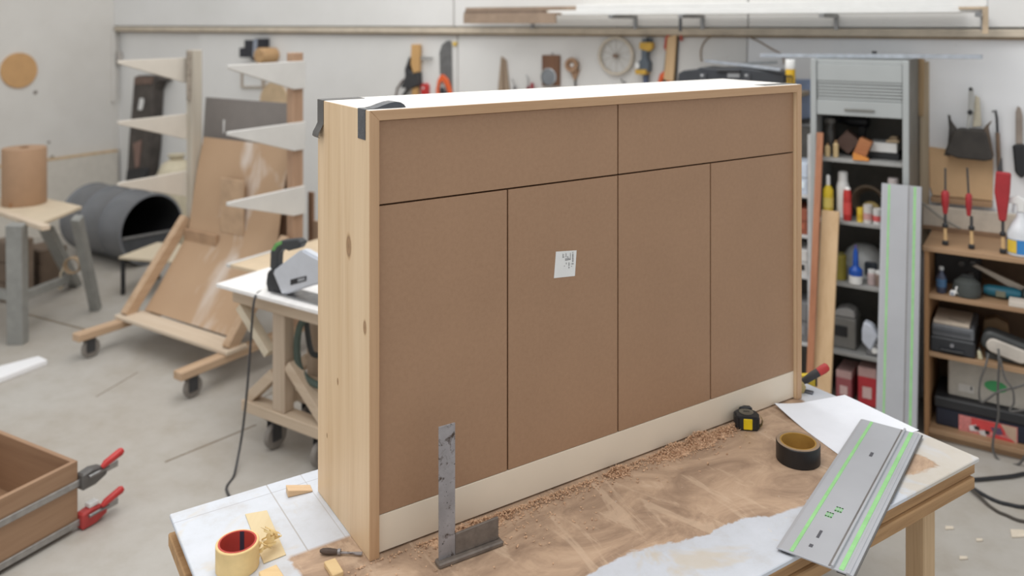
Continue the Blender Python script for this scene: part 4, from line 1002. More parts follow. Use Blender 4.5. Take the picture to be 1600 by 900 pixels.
# ================================================================ ROLLER CABINET
NC = 4.40
cu0, cu1 = pl(1268, 200, NC)[0], pl(1420, 200, NC)[0]; CW = cu1 - cu0
CH = pl(1345, 94, NC)[1]
rc = rth('roller_cabinet', 'tall grey metal cabinet with half raised roller shutter beside the wooden shelf', 'cabinet', cu0, NC, 0)
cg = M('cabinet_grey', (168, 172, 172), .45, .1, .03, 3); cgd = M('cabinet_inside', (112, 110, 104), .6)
cdp = NW - .02 - NC
MB().box(0, .018, 0, cdp, 0, CH).build('side_wall', cg, rc, .001)
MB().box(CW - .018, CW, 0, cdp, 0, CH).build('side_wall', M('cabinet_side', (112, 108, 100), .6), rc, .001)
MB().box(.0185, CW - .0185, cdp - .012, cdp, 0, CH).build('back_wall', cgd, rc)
MB().box(.0185, CW - .0185, .0, cdp - .0125, CH - .02, CH).build('top_plate', cg, rc, .001)
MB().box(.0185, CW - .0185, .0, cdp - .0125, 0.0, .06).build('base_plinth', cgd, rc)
for x in (-.002, CW - .026): MB().box(x, x + .028, -.014, -.0005, 0, CH + .002).build('front_post', cg, rc, .003)
zsh = pl(1345, 182, NC)[1]; zsl = pl(1345, 128, NC)[1]; zsb = pl(1345, 158, NC)[1]
MB().box(.028, CW - .028, -.006, .006, zsl, CH - .021).build('shutter_cover', cg, rc, .002)
k = 6; dz_ = (zsl - zsb) / k
for i in range(k):
    MB().box(.028, CW - .028, -.004, .008, zsb + i * dz_ + .0022, zsb + (i + 1) * dz_ - .0022).build('shutter_slat', cg, rc, .003)
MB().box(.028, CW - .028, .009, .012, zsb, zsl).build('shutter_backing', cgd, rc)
hb = MB().box(.028, CW - .028, -.008, .008, zsh, zsb).build('shutter_rail', cg, rc, .002)
hx0, hx1 = pl(1320, 170, NC)[0] - cu0, pl(1367, 170, NC)[0] - cu0; hz = pl(1345, 172, NC)[1]
MB().box(hx0, hx1, -.016, -.0082, hz - .006, hz + .006).build('handle', M('handle_grey', (128, 128, 124), .4, .4), hb, .002)
SZ = [pl(1345, 251, NC)[1], pl(1345, 349, NC)[1], pl(1345, 447, NC)[1], pl(1345, 556, NC)[1]]
for z in SZ: MB().box(.0185, CW - .0185, .004, cdp - .013, z - .018, z).build('shelf', M('shelf_metal', (158, 158, 156), .5, .2), rc, .001)
def at(x, n, z, name, label, cat, group=None): return rth(name, label, cat, pl(x, 300, n)[0], n, z + .0008, group)
def mpx(px, n, x=1345):                                 # metres across for so many picture pixels there
    return pl(x + px / 2, 300, n)[0] - pl(x - px / 2, 300, n)[0]
def ypx(px, n, x=1345): return pl(x, 300, n)[1] - pl(x, 300 + px, n)[1]
n1 = NC + .1
# shelf one
r = at(1326, n1 + .05, SZ[0], 'wood_block', 'dark brown wooden block tilted on its corner on the cabinet top shelf', 'wood block')
MB(Matrix.Translation((0, 0, .070)) @ Matrix.Rotation(math.radians(40), 4, 'Y')).box(-.043, .043, -.03, .03, -.045, .045).build('block', WOOD('walnut', (112, 88, 78), (84, 62, 52), 0), r, .002)
r = at(1349, n1 - .04, SZ[0], 'wood_block', 'orange brown wooden block leaning right of the dark tilted one', 'wood block')
MB(Matrix.Translation((0, 0, .056)) @ Matrix.Rotation(math.radians(22), 4, 'Y')).box(-.03, .03, -.03, .03, -.046, .046).build('block', WOOD('mahogany', (176, 116, 74), (142, 88, 54), 0), r, .002)
r = at(1340, n1 - .09, SZ[0], 'wood_block', 'small bright orange wedge at the foot of the leaning block', 'wood block')
MB().prism([(-.02, 0), (.055, 0), (.05, .012), (-.02, .034)], 'y', -.015, .012).build('block', M('orange_wood', (206, 134, 62), .6), r, .001)
for x, c, lab, h in ((1293, (196, 172, 128), 'narrow cream bottle nearest the left post on the cabinet top shelf', 20), (1306, (190, 170, 132), 'taller cream bottle beside the tilted dark block', 26)):
    r = at(x, n1 - .05, SZ[0], 'cream_bottle', lab, 'bottle', 'cream bottles')
    R_ = mpx(9, n1) / 2; H_ = ypx(h, n1)
    MB().lathe([(R_, 0), (R_, H_ * .75), (R_ * .5, H_ * .85)], (0, 0, 0), 14).build('flask', M('cream_bottle', c, .4), r, 0, True)
    MB().lathe([(R_ * .5, H_ * .8505), (R_ * .5, H_)], (0, 0, 0), 12).build('cap', M('bottle_cap', (150, 120, 84), .5), r)
r = rth('dark_jar', 'dark jar in the back left corner of the cabinet top shelf', 'jar', cu0 + .055, n1 + .06, SZ[0] + .001)
MB().lathe([(.03, 0), (.034, .01), (.034, .12), (.028, .13), (.028, .16)], (0, 0, 0), 18).build('glass', M('jar_dark', (70, 66, 62), .3), r, 0, True)
MB().lathe([(.03, .1605), (.03, .185), (0, .19)], (0, 0, 0), 18).build('lid', M('jar_lid', (110, 108, 104), .4), r, 0, True)
r = at(1340, n1 + .17, SZ[0], 'black_drill', 'black cordless drill lying behind the blocks on the cabinet top shelf', 'drill')
MB().lathe([(.012, -.09), (.018, -.07), (.03, -.04), (.033, .05), (.02, .06)], (0, 0, .165), 14, 'x').build('motor', black(), r, 0, True)
MB().prism([(0, 0.045), (.035, .045), (.045, .14), (.005, .14)], 'y', -.018, .018).build('grip', black(), r, .004)
MB().box(-.03, .06, -.025, .025, 0, .045).build('battery', M('battery_dark', (50, 48, 48), .5), r, .004)
MB().lathe([(.0, -.13), (.01, -.13), (.016, -.0905)], (0, 0, .165), 12, 'x').build('chuck', cast(), r, 0, True)
r = at(1380, n1, SZ[0], 'white_box', 'flat white carton on a black tray on the cabinet top shelf', 'box')
w2 = mpx(44, n1) / 2
MB().box(-w2, w2 - .004, 0, .14, .035, .082).build('carton', white(), r, .002)
MB().box(-w2, w2 + .006, .0, .16, 0, .034).build('tray', black(), r, .003)
r = at(1398, n1, SZ[0] + .0835, 'beige_cloth', 'small beige folded cloth on top of the white carton', 'cloth')
MB().prism([(-.045, 0), (.018, 0), (.02, .012), (0, .022), (-.042, .012)], 'y', .01, .09).build('fold', M('cloth_beige', (190, 168, 138), .9), r, .004)
MB().prism([(-.03, .0235), (.012, .0235), (.004, .03), (-.02, .031)], 'y', .02, .08).build('upper_fold', M('cloth_beige', (190, 168, 138)), r, .002)
# shelf two
def bottle(name, label, x, n, z, wpx, hpx, c, cap, capfrac=.2, neck=.45, cat='bottle', band=None):
    r = at(x, n, z, name, label, cat)
    R_ = mpx(wpx, n, x) / 2; H_ = ypx(hpx, n, x)
    b = H_ * (1 - capfrac)
    MB().lathe([(R_ * .9, 0), (R_, .004), (R_, b * .86), (R_ * neck, b)], (0, 0, 0), 18).build('bottle_body', c, r, 0, True)
    MB().lathe([(R_ * neck * .95, b + .0004), (R_ * neck * .95, H_ * .97), (R_ * neck * .6, H_)], (0, 0, 0), 14).build('cap', cap, r, 0, True)
    if band: MB().lathe([(R_ + .0008, b * band[0]), (R_ + .0008, b * band[1])], (0, 0, 0), 18, 'z', False, False).build('label_band', band[2], r, 0, True)
    return r
yel = M('bottle_yellow', (214, 186, 38), .45)
bottle('glue_bottle', 'yellow glue bottle with white nozzle left on the cabinet second shelf', 1294, NC + .05, SZ[1], 16, 66, yel, white(), .24, .4, band=(.3, .62, M('band_white', (226, 206, 110), .5)))
r = bottle('spray_can', 'white spray can with tall white cap behind the red one', 1317, NC + .09, SZ[1], 20, 72, white(), white(), .22, .8, 'spray can')
r = bottle('spray_can', 'red spray can in front of the white one on the second shelf', 1324, NC + .03, SZ[1], 13, 52, red(), M('cap_white', (232, 230, 228), .5), .08, .8, 'spray can', (.2, .6, M('band_red', (206, 74, 70), .5)))
r = at(1357, NC + .16, SZ[1], 'hose_coil', 'dark brown coiled belt standing at the back of the second shelf', 'coil')
for k in range(3):
    MB().lathe([(.075 + .009 * math.cos(a * .785) - k * .006, .009 * math.sin(a * .785)) for a in range(8)], (.003 * k, k * .02 - .02, .086 - k * .004), 24, 'y', True).build('winding', M('belt_brown', (96, 82, 66), .7), r, 0, True)
r = at(1360, NC + .10, SZ[1], 'ochre_disc', 'ochre rimmed lid leaning in front of the coil', 'lid')
MB(Matrix.Rotation(math.radians(-14), 4, 'X')).lathe([(0, -.006), (.042, -.006), (.046, -.01), (.046, .004), (0, .004)], (0, 0, .048), 24, 'y').build('disc', M('lid_ochre', (150, 130, 76), .5), r, 0, True)
MB(Matrix.Rotation(math.radians(-14), 4, 'X')).lathe([(0, -.0085), (.022, -.0085), (.022, -.0062), (0, -.0062)], (0, 0, .048), 20, 'y').build('centre', M('lid_grey2', (120, 112, 100), .5), r)
for x, lab, c1, c2, wpx, hpx in ((1344, 'small yellow tin on the second cabinet shelf', (216, 186, 60), (196, 160, 40), 10, 22), (1356, 'white and red paint tin beside the small yellow one', (200, 196, 192), (196, 150, 146), 14, 28), (1371, 'white paint tin with red mark next to the guide rail', (206, 204, 202), (204, 90, 90), 14, 24)):
    n_ = NC + .03
    r = at(x, n_, SZ[1], 'paint_tin', lab, 'tin', 'paint tins')
    R_ = mpx(wpx, n_, x) / 2; H_ = ypx(hpx, n_, x)
    MB().lathe([(R_, 0), (R_, H_), (R_ * .9, H_), (R_ * .9, H_ - .004), (0, H_ - .004)], (0, 0, 0), 18).build('can', M('tin' + str(x), c1, .4), r, 0, True)
    MB().lathe([(R_ + .0007, H_ * .2), (R_ + .0007, H_ * .55)], (0, 0, 0), 18, 'z', False, False).build('label', M('tinl' + str(x), c2, .5), r, 0, True)
r = at(1396, NC + .08, SZ[1], 'tall_jar', 'pale jar with pink print showing above the standing guide rail', 'jar')
MB().lathe([(.024, 0), (.028, .006), (.028, .19), (.024, .20)], (0, 0, 0), 18).build('pot', M('jar_pale', (206, 196, 194), .5), r, 0, True)
MB().lathe([(.026, .2005), (.026, .225), (.02, .228)], (0, 0, 0), 18).build('lid', M('jar_pinklid', (214, 204, 202), .5), r, 0, True)
MB().lathe([(.0288, .10), (.0288, .17)], (0, 0, 0), 18, 'z', False, False).build('label', M('jar_print', (190, 150, 152), .6), r, 0, True)
# shelf three
blu = M('bottle_blue', (30, 84, 176), .4)
r = at(1337, NC + .03, SZ[2], 'glue_bottle', 'blue nozzled glue bottle with white base on the cabinet third shelf', 'bottle')
R_ = mpx(22, NC + .03) / 2; H_ = ypx(60, NC + .03)
MB().lathe([(R_ * .9, 0), (R_, .004), (R_, H_ * .22)], (0, 0, 0), 20).build('base', white(), r, 0, True)
MB().lathe([(R_, H_ * .2204), (R_ * .98, H_ * .36), (R_ * .45, H_ * .46), (R_ * .36, H_ * .8), (R_ * .2, H_ * .92)], (0, 0, 0), 20).build('nozzle', blu, r, 0, True)
MB().lathe([(R_ * .2, H_ * .9204), (R_ * .2, H_)], (0, 0, 0), 12).build('tip', M('tip_violet', (96, 84, 140), .5), r)
r = at(1350, NC + .23, SZ[2], 'white_helmet', 'white dust mask shell behind the blue glue bottle', 'mask')
MB().lathe([(.105, .0), (.105, .02), (.10, .08), (.08, .125), (.05, .15), (0, .16)], (0, 0, 0), 24).build('shell', M('shell_white', (206, 208, 208), .4), r, 0, True)
MB().box(.02, .08, -.108, -.085, .02, .09).build('visor', M('visor_dark', (60, 66, 74), .3), r, .006)
r = at(1313, NC + .07, SZ[2], 'olive_can', 'olive yellow can partly behind the pine plank on the third shelf', 'can')
MB().lathe([(.03, 0), (.03, .12), (.026, .124), (0, .124)], (0, 0, 0), 20).build('can', M('olive', (150, 136, 52), .5), r, 0, True)
MB().lathe([(.0, .1245), (.02, .1245), (.02, .134), (0, .134)], (0, 0, 0), 16).build('lid', M('olive_lid', (120, 112, 60), .5), r)
for x, lab, c in ((1362, 'pale pink jar right of the blue glue bottle', (196, 176, 174)), (1374, 'small brown jar beside the standing guide rail', (140, 120, 110))):
    r = at(x, NC + .05, SZ[2], 'small_jar', lab, 'jar', 'small jars')
    MB().lathe([(.018, 0), (.02, .004), (.02, .055), (.016, .06)], (0, 0, 0), 16).build('pot', M('sj' + str(x), c, .5), r, 0, True)
    MB().lathe([(.018, .0605), (.018, .075), (0, .077)], (0, 0, 0), 16).build('lid', white(), r, 0, True)
# shelf four
r = at(1321, NC + .08, SZ[3], 'grey_machine', 'grey box shaped machine with dark opening on the fourth cabinet shelf', 'machine')
MB().box(-.075, .055, -.03, .14, 0, .155).build('housing', M('machine_grey', (116, 114, 110), .6), r, .006)
MB().box(-.06, .015, -.034, -.0305, .06, .115).build('opening', black(), r, .002)
MB().prism([(-.06, .1555), (.05, .1555), (.045, .19), (.01, .205), (-.04, .19)], 'y', -.02, .08).build('top_casting', M('machine_pale', (156, 154, 152), .5), r, .006)
r = at(1358, NC + .05, SZ[3], 'white_sander', 'white and blue hand planer standing on end on the fourth cabinet shelf', 'tool')
MB().prism([(-.03, .06), (.012, .02), (.045, .10), (.02, .15), (-.02, .165), (-.03, .12)], 'y', -.03, .03).build('shell', M('shell_bluewhite', (206, 212, 224), .4), r, .008)
MB().prism([(-.01, 0), (.05, 0), (.055, .06), (.03, .064), (.01, .022), (-.01, .03)], 'y', -.025, .025).build('foot', M('foot_grey', (110, 110, 112), .5), r, .004)
MB().lathe([(0, -.032), (.014, -.032), (.014, -.0255), (0, -.0255)], (.03, 0, .03), 16, 'y').build('knob', white(), r, 0, True)
# bottom
for x, lab, wd, h, rot, c in ((1322, 'red and grey carton at the left of the cabinet floor', .074, .15, -2, (168, 92, 96)), (1357, 'bright red carton with pale top at the right of the cabinet floor', .085, .19, 2, (190, 54, 62))):
    r = at(x, NC + .09, .0605, 'red_carton', lab, 'box', 'red cartons')
    r.rotation_euler = (0, 0, -ANG + math.radians(rot))
    MB().box(-wd / 2, wd / 2, -.05, .12, 0, h * .75).build('carton', M('carton' + str(x), c, .6), r, .002)
    MB().box(-wd / 2, wd / 2, -.05, .12, h * .7505, h).build('lid', M('cartonl' + str(x), (196, 160, 156), .6), r, .002)
    MB().box(-wd / 4, wd / 4, -.052, -.0505, h * .2, h * .5).build('label', M('carton_label', (222, 190, 186), .6), r)
# planks leaning on the cabinet
def lean_plank(name, label, x0, x1, ytop, nb, nt, th, mat, cat='plank'):
    ub0, ub1 = pl(x0, ytop, nt)[0], pl(x1, ytop, nt)[0]; zt_ = pl((x0 + x1) / 2, ytop, nt)[1]
    r = rth(name, label, cat, ub0, nb, 0)
    Lp = math.hypot(zt_, nt - nb); a = math.atan2(nt - nb, zt_)
    MB(Matrix.Translation((0, 0, .003)) @ Matrix.Rotation(-a, 4, 'X')).box(0, ub1 - ub0, 0, th, 0, Lp).build('plank_body', mat, r, .0015)
    return r
lean_plank('leaning_plank', 'pale pine plank leaning between the sideboard and the grey cabinet', 1284, 1311, 330, 4.12, 4.355, .022, WOOD('plank_pine', (210, 180, 142), (188, 154, 114), 2))
lean_plank('leaning_plank', 'narrow reddish lath leaning at the left post of the grey cabinet', 1276, 1286, 208, 4.10, 4.364, .018, WOOD('plank_red', (178, 122, 90), (146, 94, 66), 2))
# second guide rail standing upright
zt_ = pl(1410, 289, 4.345)[1]; nb, nt = 4.16, 4.345
a = math.atan2(nt - nb, zt_); Lp = math.hypot(zt_, nt - nb)
u0, u1 = pl(1378, 289, nt)[0], pl(1440, 289, nt)[0]
ud = (U * 0 + (N * (nt - nb) + Vector((0, 0, zt_))).normalized())
R = Matrix((ud * -1, U, (ud * -1).cross(U))).transposed()
gl = UN(u0, nt, zt_)
g2 = guide_rail('guide_rail', 'long aluminium guide rail standing upright against the grey cabinet', Lp - .002, u1 - u0, gl, R.to_quaternion())

# ================================================================ WOODEN SHELF AT THE RIGHT
NS = 4.373
su0 = pl(1444, 385, NS)[0]; SWd = .95; sdp = NW - .022 - NS
zs_top = pl(1445, 384, NS)[1]; z2 = pl(1452, 459, NS)[1]; z3 = pl(1525, 563, NS)[1]; z4 = .055
ws = rth('wooden_shelf', 'open wooden shelf unit full of tools at the right edge', 'shelf', su0, NS, 0)
sw = WOOD('shelf_wood', (172, 140, 108), (142, 110, 82), 0, .6); swz = WOOD('shelf_wood_z', (176, 134, 94), (146, 106, 70), 2, .6)
MB().box(0, .02, 0, sdp, 0, zs_top - .0225).build('side_board', swz, ws, .001)
MB().box(SWd - .02, SWd, 0, sdp, 0, zs_top - .0225).build('side_board', swz, ws, .001)
MB().box(-.006, SWd + .006, -.012, sdp, zs_top - .022, zs_top).build('top_board', sw, ws, .0015)
for z in (z2, z3, z4): MB().box(.0205, SWd - .0205, .0, sdp - .01, z - .022, z).build('shelf_board', sw, ws, .0015)
MB().box(.0205, SWd - .0205, .03, .05, 0.0, z4 - .0225).build('kick_board', sw, ws)
MB().box(.0205, SWd - .0205, sdp - .009, sdp, 0, zs_top - .0225).build('back_board', M('shelf_back', (104, 82, 62), .8), ws)
# --- on the wall above
r, f = wth('tan_board', 'square tan plywood board hanging behind the red clamps', 'board', 1500, 275, WN)
MB().prism(P(f, [(1452, 229), (1552, 243), (1551, 313), (1458, 304), (1453, 290)]), 'y', -.018, -.001).build('sheet', M('tan_ply', (206, 172, 132), .7, var=.03), r, .002)
MB().prism(P(f, [(1456, 305), (1551, 314), (1551, 322), (1456, 313)]), 'y', -.05, -.001).build('ledge', sw, r, .002)
r, f = wth('dust_brush', 'dark trapezoid dustpan with white handle hanging over the tan board', 'dustpan', 1515, 200, WN - .02)
MB().prism(P(f, [(1478, 236), (1492, 203), (1500, 199), (1538, 201), (1542, 206), (1553, 246), (1540, 248), (1500, 244)]), 'y', -.09, -.0).build('pan', M('pan_dark', (58, 54, 50), .7, var=.2), r, .006)
MB().prism(P(f, [(1476, 240), (1482, 232), (1486, 180), (1484, 179), (1490, 190), (1497, 200), (1488, 226), (1486, 242)]), 'y', -.06, -.04).build('side_rod', M('rod_dark', (70, 66, 62), .6), r, .002)
MB().prism(P(f, [(1538, 198), (1548, 188), (1551, 187), (1546, 197), (1554, 242), (1549, 242)]), 'y', -.06, -.04).build('side_rod', M('rod_brown', (96, 82, 70), .6), r, .002)
MB().prism(P(f, [(1515, 137), (1522, 137), (1523, 172), (1515, 200), (1511, 200), (1514, 172)]), 'y', -.05, -.025).build('handle', M('handle_palegrey', (176, 176, 172), .5), r, .003)
c_ = f(1517, 174); MB().lathe([(0, -.06), (.012, -.058), (.012, -.0505), (0, -.0505)], (c_[0], 0, c_[1]), 14, 'y').build('knob', black(), r)
c_ = f(1518, 138); MB().lathe([(0, -.056), (.009, -.054), (.009, -.0505), (0, -.0505)], (c_[0], 0, c_[1]), 12, 'y').build('rivet', cast(), r)
MB().prism(P(f, [(1524, 148), (1531, 152), (1534, 196), (1520, 198)]), 'y', -.024, -.012).build('bristle_back', M('bristle_cream', (196, 188, 168), .8), r, .002)
r, f = wth('hook_rod', 'thin dark rod with hooked head right of the dustpan', 'rod', 1556, 220, WN)
MB().tube([(f(x, y)[0], -.03, f(x, y)[1]) for x, y in ((1551, 174), (1556, 172), (1558, 184), (1559, 206))], .006, 8).build('hook', cast(), r)
MB().tube([(f(x, y)[0], -.03, f(x, y)[1]) for x, y in ((1559, 206.5), (1562, 270))], .010, 8).build('shaft', M('shaft_brown', (120, 98, 80), .6), r)
r, f = wth('black_grip_tool', 'tool with pale blade and thick black grip at the right edge of the wall', 'tool', 1592, 220, WN)
MB().prism(P(f, [(1587, 174), (1590, 165), (1595, 168), (1598, 180), (1598, 224), (1587, 224)]), 'y', -.03, -.02).build('blade', M('blade_tan', (150, 138, 128), .5, .2), r, .002)
MB().prism(P(f, [(1582, 225), (1602, 224), (1604, 270), (1597, 278), (1586, 268)]), 'y', -.045, -.006).build('grip', black(), r, .008)
r, f = wth('wall_strip', 'weathered vertical wooden batten beside the grey cabinet', 'batten', 1442, 200, WN)
MB().prism(P(f, [(1438, 96), (1452, 96), (1452, 385), (1438, 385)]), 'y', -.03, -.0).build('strip', WOOD('batten_wood', (186, 170, 146), (150, 132, 108), 2, .8), r, .002)
MB().prism(P(f, [(1434, 90), (1446, 92), (1444, 180), (1437, 180)]), 'y', -.05, -.0305).build('tan_offcut', WOOD('batten_tan', (176, 150, 114), (140, 114, 84), 2, .8), r, .002)
# --- standing clamps on the shelf top
def fclamp(label, x, n0, ytop, yh0, yh1, ys, yfoot, hw, slope=0, big=False):
    r, f = wth('screw_clamp', label, 'clamp', x, yfoot, n0, 'clamps on the wooden shelf')
    r.location.z = zs_top + .001
    def h(y): return f(x, y)[1]
    dx = slope
    def X(y): return dx * (h(y)) / max(1e-6, h(ytop))
    Wm = mpx(hw, n0, x) / 2
    if not big:
        MB().tube([(X(ytop), 0, h(ytop)), (X(yh0), 0, h(yh0))], .0045, 8).build('rod', cast(), r)
        MB().lathe([(Wm * .55, h(yh0) + .0005), (Wm, h(yh0) - .012), (Wm * .95, (h(yh0) + h(yh1)) / 2), (Wm * .55, h(yh1))], (X(yh0) * .9, 0, 0), 14).build('handle', M('clamp_red', (160, 40, 46), .45), r, 0, True)
    else:
        MB().prism([(-Wm * .9, h(ytop)), (Wm * 1.1, h(ytop) - .004), (Wm * .95, h(yh0)), (Wm * .45, h(yh1)), (-Wm * .5, h(yh1)), (-Wm * 1.1, h(yh0))], 'y', -.02, .012).build('handle', M('clamp_red', (160, 40, 46), .45), r, .006)
        c_ = MB().prism([(-Wm * .8, h(ytop) + .0), (-Wm * .8, h(ytop) + .0), (-Wm * .3, h(ytop) + .06), (-Wm * .1, h(ytop) + .06), (0, h(ytop))], 'y', -.006, .002).build('tip', cast(), r)
    MB().tube([(0, 0, h(yh1) - .0003), (0, 0, h(ys))], .0065, 8).build('screw', cast(), r)
    MB().lathe([(.008, h(ys) + .012), (.013, h(ys) + .006), (.013, h(ys) - .006), (.006, h(ys) - .010)], (0, 0, 0), 12).build('pad', black(), r, 0, True)
    MB().prism([(-.006, h(ys) - .0105), (.006, h(ys) - .0105), (.009, .022), (-.006, .022)], 'y', -.008, .008).build('wood_cheek', M('cheek_wood', (206, 172, 124), .6), r, .001)
    MB().box(-.013, .013, -.013, .013, 0, .0215).build('foot', black(), r, .004)
    return r
fclamp('red handled screw clamp standing left most on the wooden shelf', 1477, 4.44, 266, 301, 337, 356, 386, 13)
fclamp('red handled screw clamp standing second from the left on the wooden shelf', 1518, 4.43, 264, 304, 339, 358, 390, 11, -.018)
fclamp('large broad red clamp standing beside the spray bottle on the wooden shelf', 1567, 4.42, 268, 300, 345, 366, 396, 24, 0, True)
r = rth('spray_bottle', 'white spray bottle with blue and yellow label on the wooden shelf', 'bottle', pl(1595, 390, 4.44)[0], 4.44, zs_top + .001)
k_ = ypx(1, 4.44, 1595)
Rb = 19 * k_
MB().lathe([(Rb * .92, 0), (Rb, .004), (Rb, 34 * k_), (Rb * .7, 48 * k_), (Rb * .35, 58 * k_), (Rb * .3, 66 * k_)], (0, 0, 0), 22).build('flask', M('flask_white', (214, 216, 220), .35), r, 0, True)
MB().lathe([(Rb + .0009, 4 * k_), (Rb + .0009, 26 * k_)], (0, 0, 0), 22, 'z', False, False).build('blue_label', M('label_blue', (56, 130, 196), .5), r, 0, True)
vs = [((Rb + .0016) * math.cos(math.radians(a)), (Rb + .0016) * math.sin(math.radians(a)), z * k_) for z in (5, 25) for a in range(205, 256, 10)]
MB().add(vs, [(i, i + 1, i + 7, i + 6) for i in range(5)]).build('yellow_label', M('label_yellow', (222, 190, 70), .5), r)
MB().prism([(-.012, 66.5 * k_), (.014, 66.5 * k_), (.016, 80 * k_), (.028, 84 * k_), (-.012, 92 * k_), (-.05, 86 * k_), (-.05, 80 * k_), (-.016, 78 * k_)], 'y', -.012, .012).build('trigger_head', white(), r, .004)
MB().prism([(-.03, 79.5 * k_), (-.022, 79.5 * k_), (-.026, 64 * k_), (-.036, 66 * k_)], 'y', -.006, .006).build('trigger', M('trigger_grey', (190, 192, 196), .4), r, .002)
r, f = wth('low_batten', 'pale batten leaning low along the wall behind the clamps', 'batten', 1500, 360, NW - .08)
r.location.z = zs_top + .001
MB().box(-.17, .42, .0, .03, 0.0, .12).build('batten', M('batten_white', (196, 186, 172), .7), r, .002)
MB().box(-.17, .42, -.008, .0, 0, .02).build('lower_edge', M('batten_brown2', (140, 112, 88), .7), r)
o = MB().tube(smoothpath([pn(1440, 316, 4.70), pn(1460, 332, 4.68), pn(1480, 346, 4.66), pn(1500, 357, 4.62)], 4), .006, 6).build('slack_cable', M('cord_grey', (140, 136, 128), .6), None, 0, True)
tag(o, 'grey cord slanting down behind the left most standing clamp', 'cord')
# --- level two
def ats(x, z, dn, name, label, cat, group=None): return rth(name, label, cat, pl(x, 400, NS + dn)[0], NS + dn, z + .0008, group)
r = ats(1471, z2, .05, 'water_bottle', 'dark bottle with blue label at the left of the upper shelf bay', 'bottle')
MB().lathe([(.020, 0), (.022, .004), (.022, .075), (.010, .095), (.009, .108)], (0, 0, 0), 16).build('flask', M('flask_dark', (58, 64, 82), .3), r, 0, True)
MB().lathe([(.0228, .03), (.0228, .068)], (0, 0, 0), 16, 'z', False, False).build('label', M('label_navy', (62, 96, 130), .5), r, 0, True)
MB().lathe([(.011, .1085), (.011, .122), (.008, .125)], (0, 0, 0), 12).build('cap', M('cap_pale', (170, 172, 172), .5), r, 0, True)
r = ats(1495, z2, .03, 'white_fitting', 'small white plastic fitting beside the dark bottle', 'fitting')
MB().prism([(-.03, .0), (-.008, .0), (0, .018), (.012, 0), (.02, 0), (.012, .036), (.004, .05), (-.006, .044), (-.006, .026), (-.028, .022)], 'y', -.012, .012).build('clip', white(), r, .003)
MB().lathe([(0, -.016), (.008, -.016), (.008, -.0125), (0, -.0125)], (-.018, 0, .012), 12, 'y').build('button', M('button_grey', (150, 156, 170), .5), r)
r = ats(1511, z2, .065, 'dark_pouch', 'dark grey slumped pouch in the middle of the upper shelf bay', 'pouch')
MB().lathe([(.0, 0), (.055, .002), (.062, .03), (.055, .065), (.03, .085), (.0, .088)], (0, 0, 0), 14).build('pouch_body', M('pouch_grey', (70, 74, 72), .8, bump=.3), r, 0, True)
MB().prism([(-.03, .086), (.03, .084), (.026, .098), (-.02, .1)], 'y', -.012, .012).build('rolled_top', M('pouch_dark', (52, 54, 54), .8), r, .004)
r = ats(1564, z2, .11, 'teal_sander', 'teal and black power tool lying in the upper shelf bay', 'power tool')
MB().lathe([(.018, -.07), (.026, -.05), (.028, .05), (.02, .08)], (0, 0, .03), 14, 'x').build('motor', M('tool_teal', (36, 104, 124), .45), r, 0, True)
MB().lathe([(.015, .0805), (.03, .09), (.03, .12), (.012, .13)], (0, 0, .031), 14, 'x').build('gear_head', M('gear_dark', (48, 62, 62), .5), r, 0, True)
MB().box(-.02, .02, -.032, -.0275, .012, .04).build('switch', M('switch_tan', (120, 122, 104), .5), r, .003)
r, f = wth('slanted_board', 'pale board slanting inside the upper shelf bay', 'board', 1570, 445, NS + .16)
MB().prism(P(f, [(1520, 414), (1526, 412), (1612, 452), (1612, 463), (1600, 460)]), 'y', -.02, .0).build('board', M('board_offwhite', (176, 164, 150), .7), r, .002)
MB().prism(P(f, [(1590, 456.5), (1612, 463.5), (1612, 466), (1590, 459)]), 'y', -.018, -.002).build('edge', sw, r)
r = ats(1590, z2, -.0, 'white_carton', 'low white carton at the right of the upper shelf bay', 'box')
MB().box(-.035, .12, 0, .07, 0, .022).build('carton', M('carton_white', (206, 196, 184), .7), r, .002)
MB().box(-.033, .118, .002, .068, .0225, .026).build('lid', M('carton_lid', (216, 206, 194), .7), r, .001)
r = ats(1510, z2, .22, 'dark_machine', 'black machine with round knobs at the back of the upper shelf bay', 'machine')
MB().box(-.14, .06, 0, .1, 0, .15).build('housing', M('machine_black', (44, 42, 42), .6), r, .008)
for k, (x, z) in enumerate(((-.02, .11), (.02, .06), (.03, .12))):
    MB().lathe([(0, -.02), (.014, -.018), (.014, -.0005), (0, -.0005)], (x, 0, z), 14, 'y').build('knob', M('knob_grey', (84, 82, 80), .5), r)
# --- level three
r = ats(1489, z3, .05, 'black_case', 'black flat tool case on the middle shelf bay below the grey boxes', 'case')
wc = mpx(82, NS + .05, 1489)
MB().box(max(-wc / 2 - .015, su0 + .024 - pl(1489, 400, NS + .05)[0]), wc / 2 - .015, -.045, .25, 0, .075).build('shell', M('case_black2', (44, 46, 50), .5), r, .008)
MB().lathe([(0, -.051), (.009, -.051), (.009, -.0455), (0, -.0455)], (.0, 0, .045), 14, 'y').build('lock', M('lock_grey', (130, 130, 134), .4), r)
MB().box(-.05, .05, -.060, -.0455, .015, .026).build('handle', black(), r, .003)
r2 = ats(1489, z3 + .0765, .05, 'grey_case', 'grey plastic case stacked between the black case and the beige manual', 'case')
MB().box(-wc / 2 + .024, wc / 2 - .02, -.04, .24, 0, .055).build('shell', M('case_grey', (96, 98, 102), .5), r2, .006)
MB().box(-wc / 2 + .03, wc / 2 - .036, -.044, -.0405, .02, .034).build('groove', M('groove_dark', (70, 72, 76), .5), r2)
r3 = ats(1489, z3 + .1325, .05, 'beige_manual', 'beige manual lying on the stacked tool cases', 'booklet')
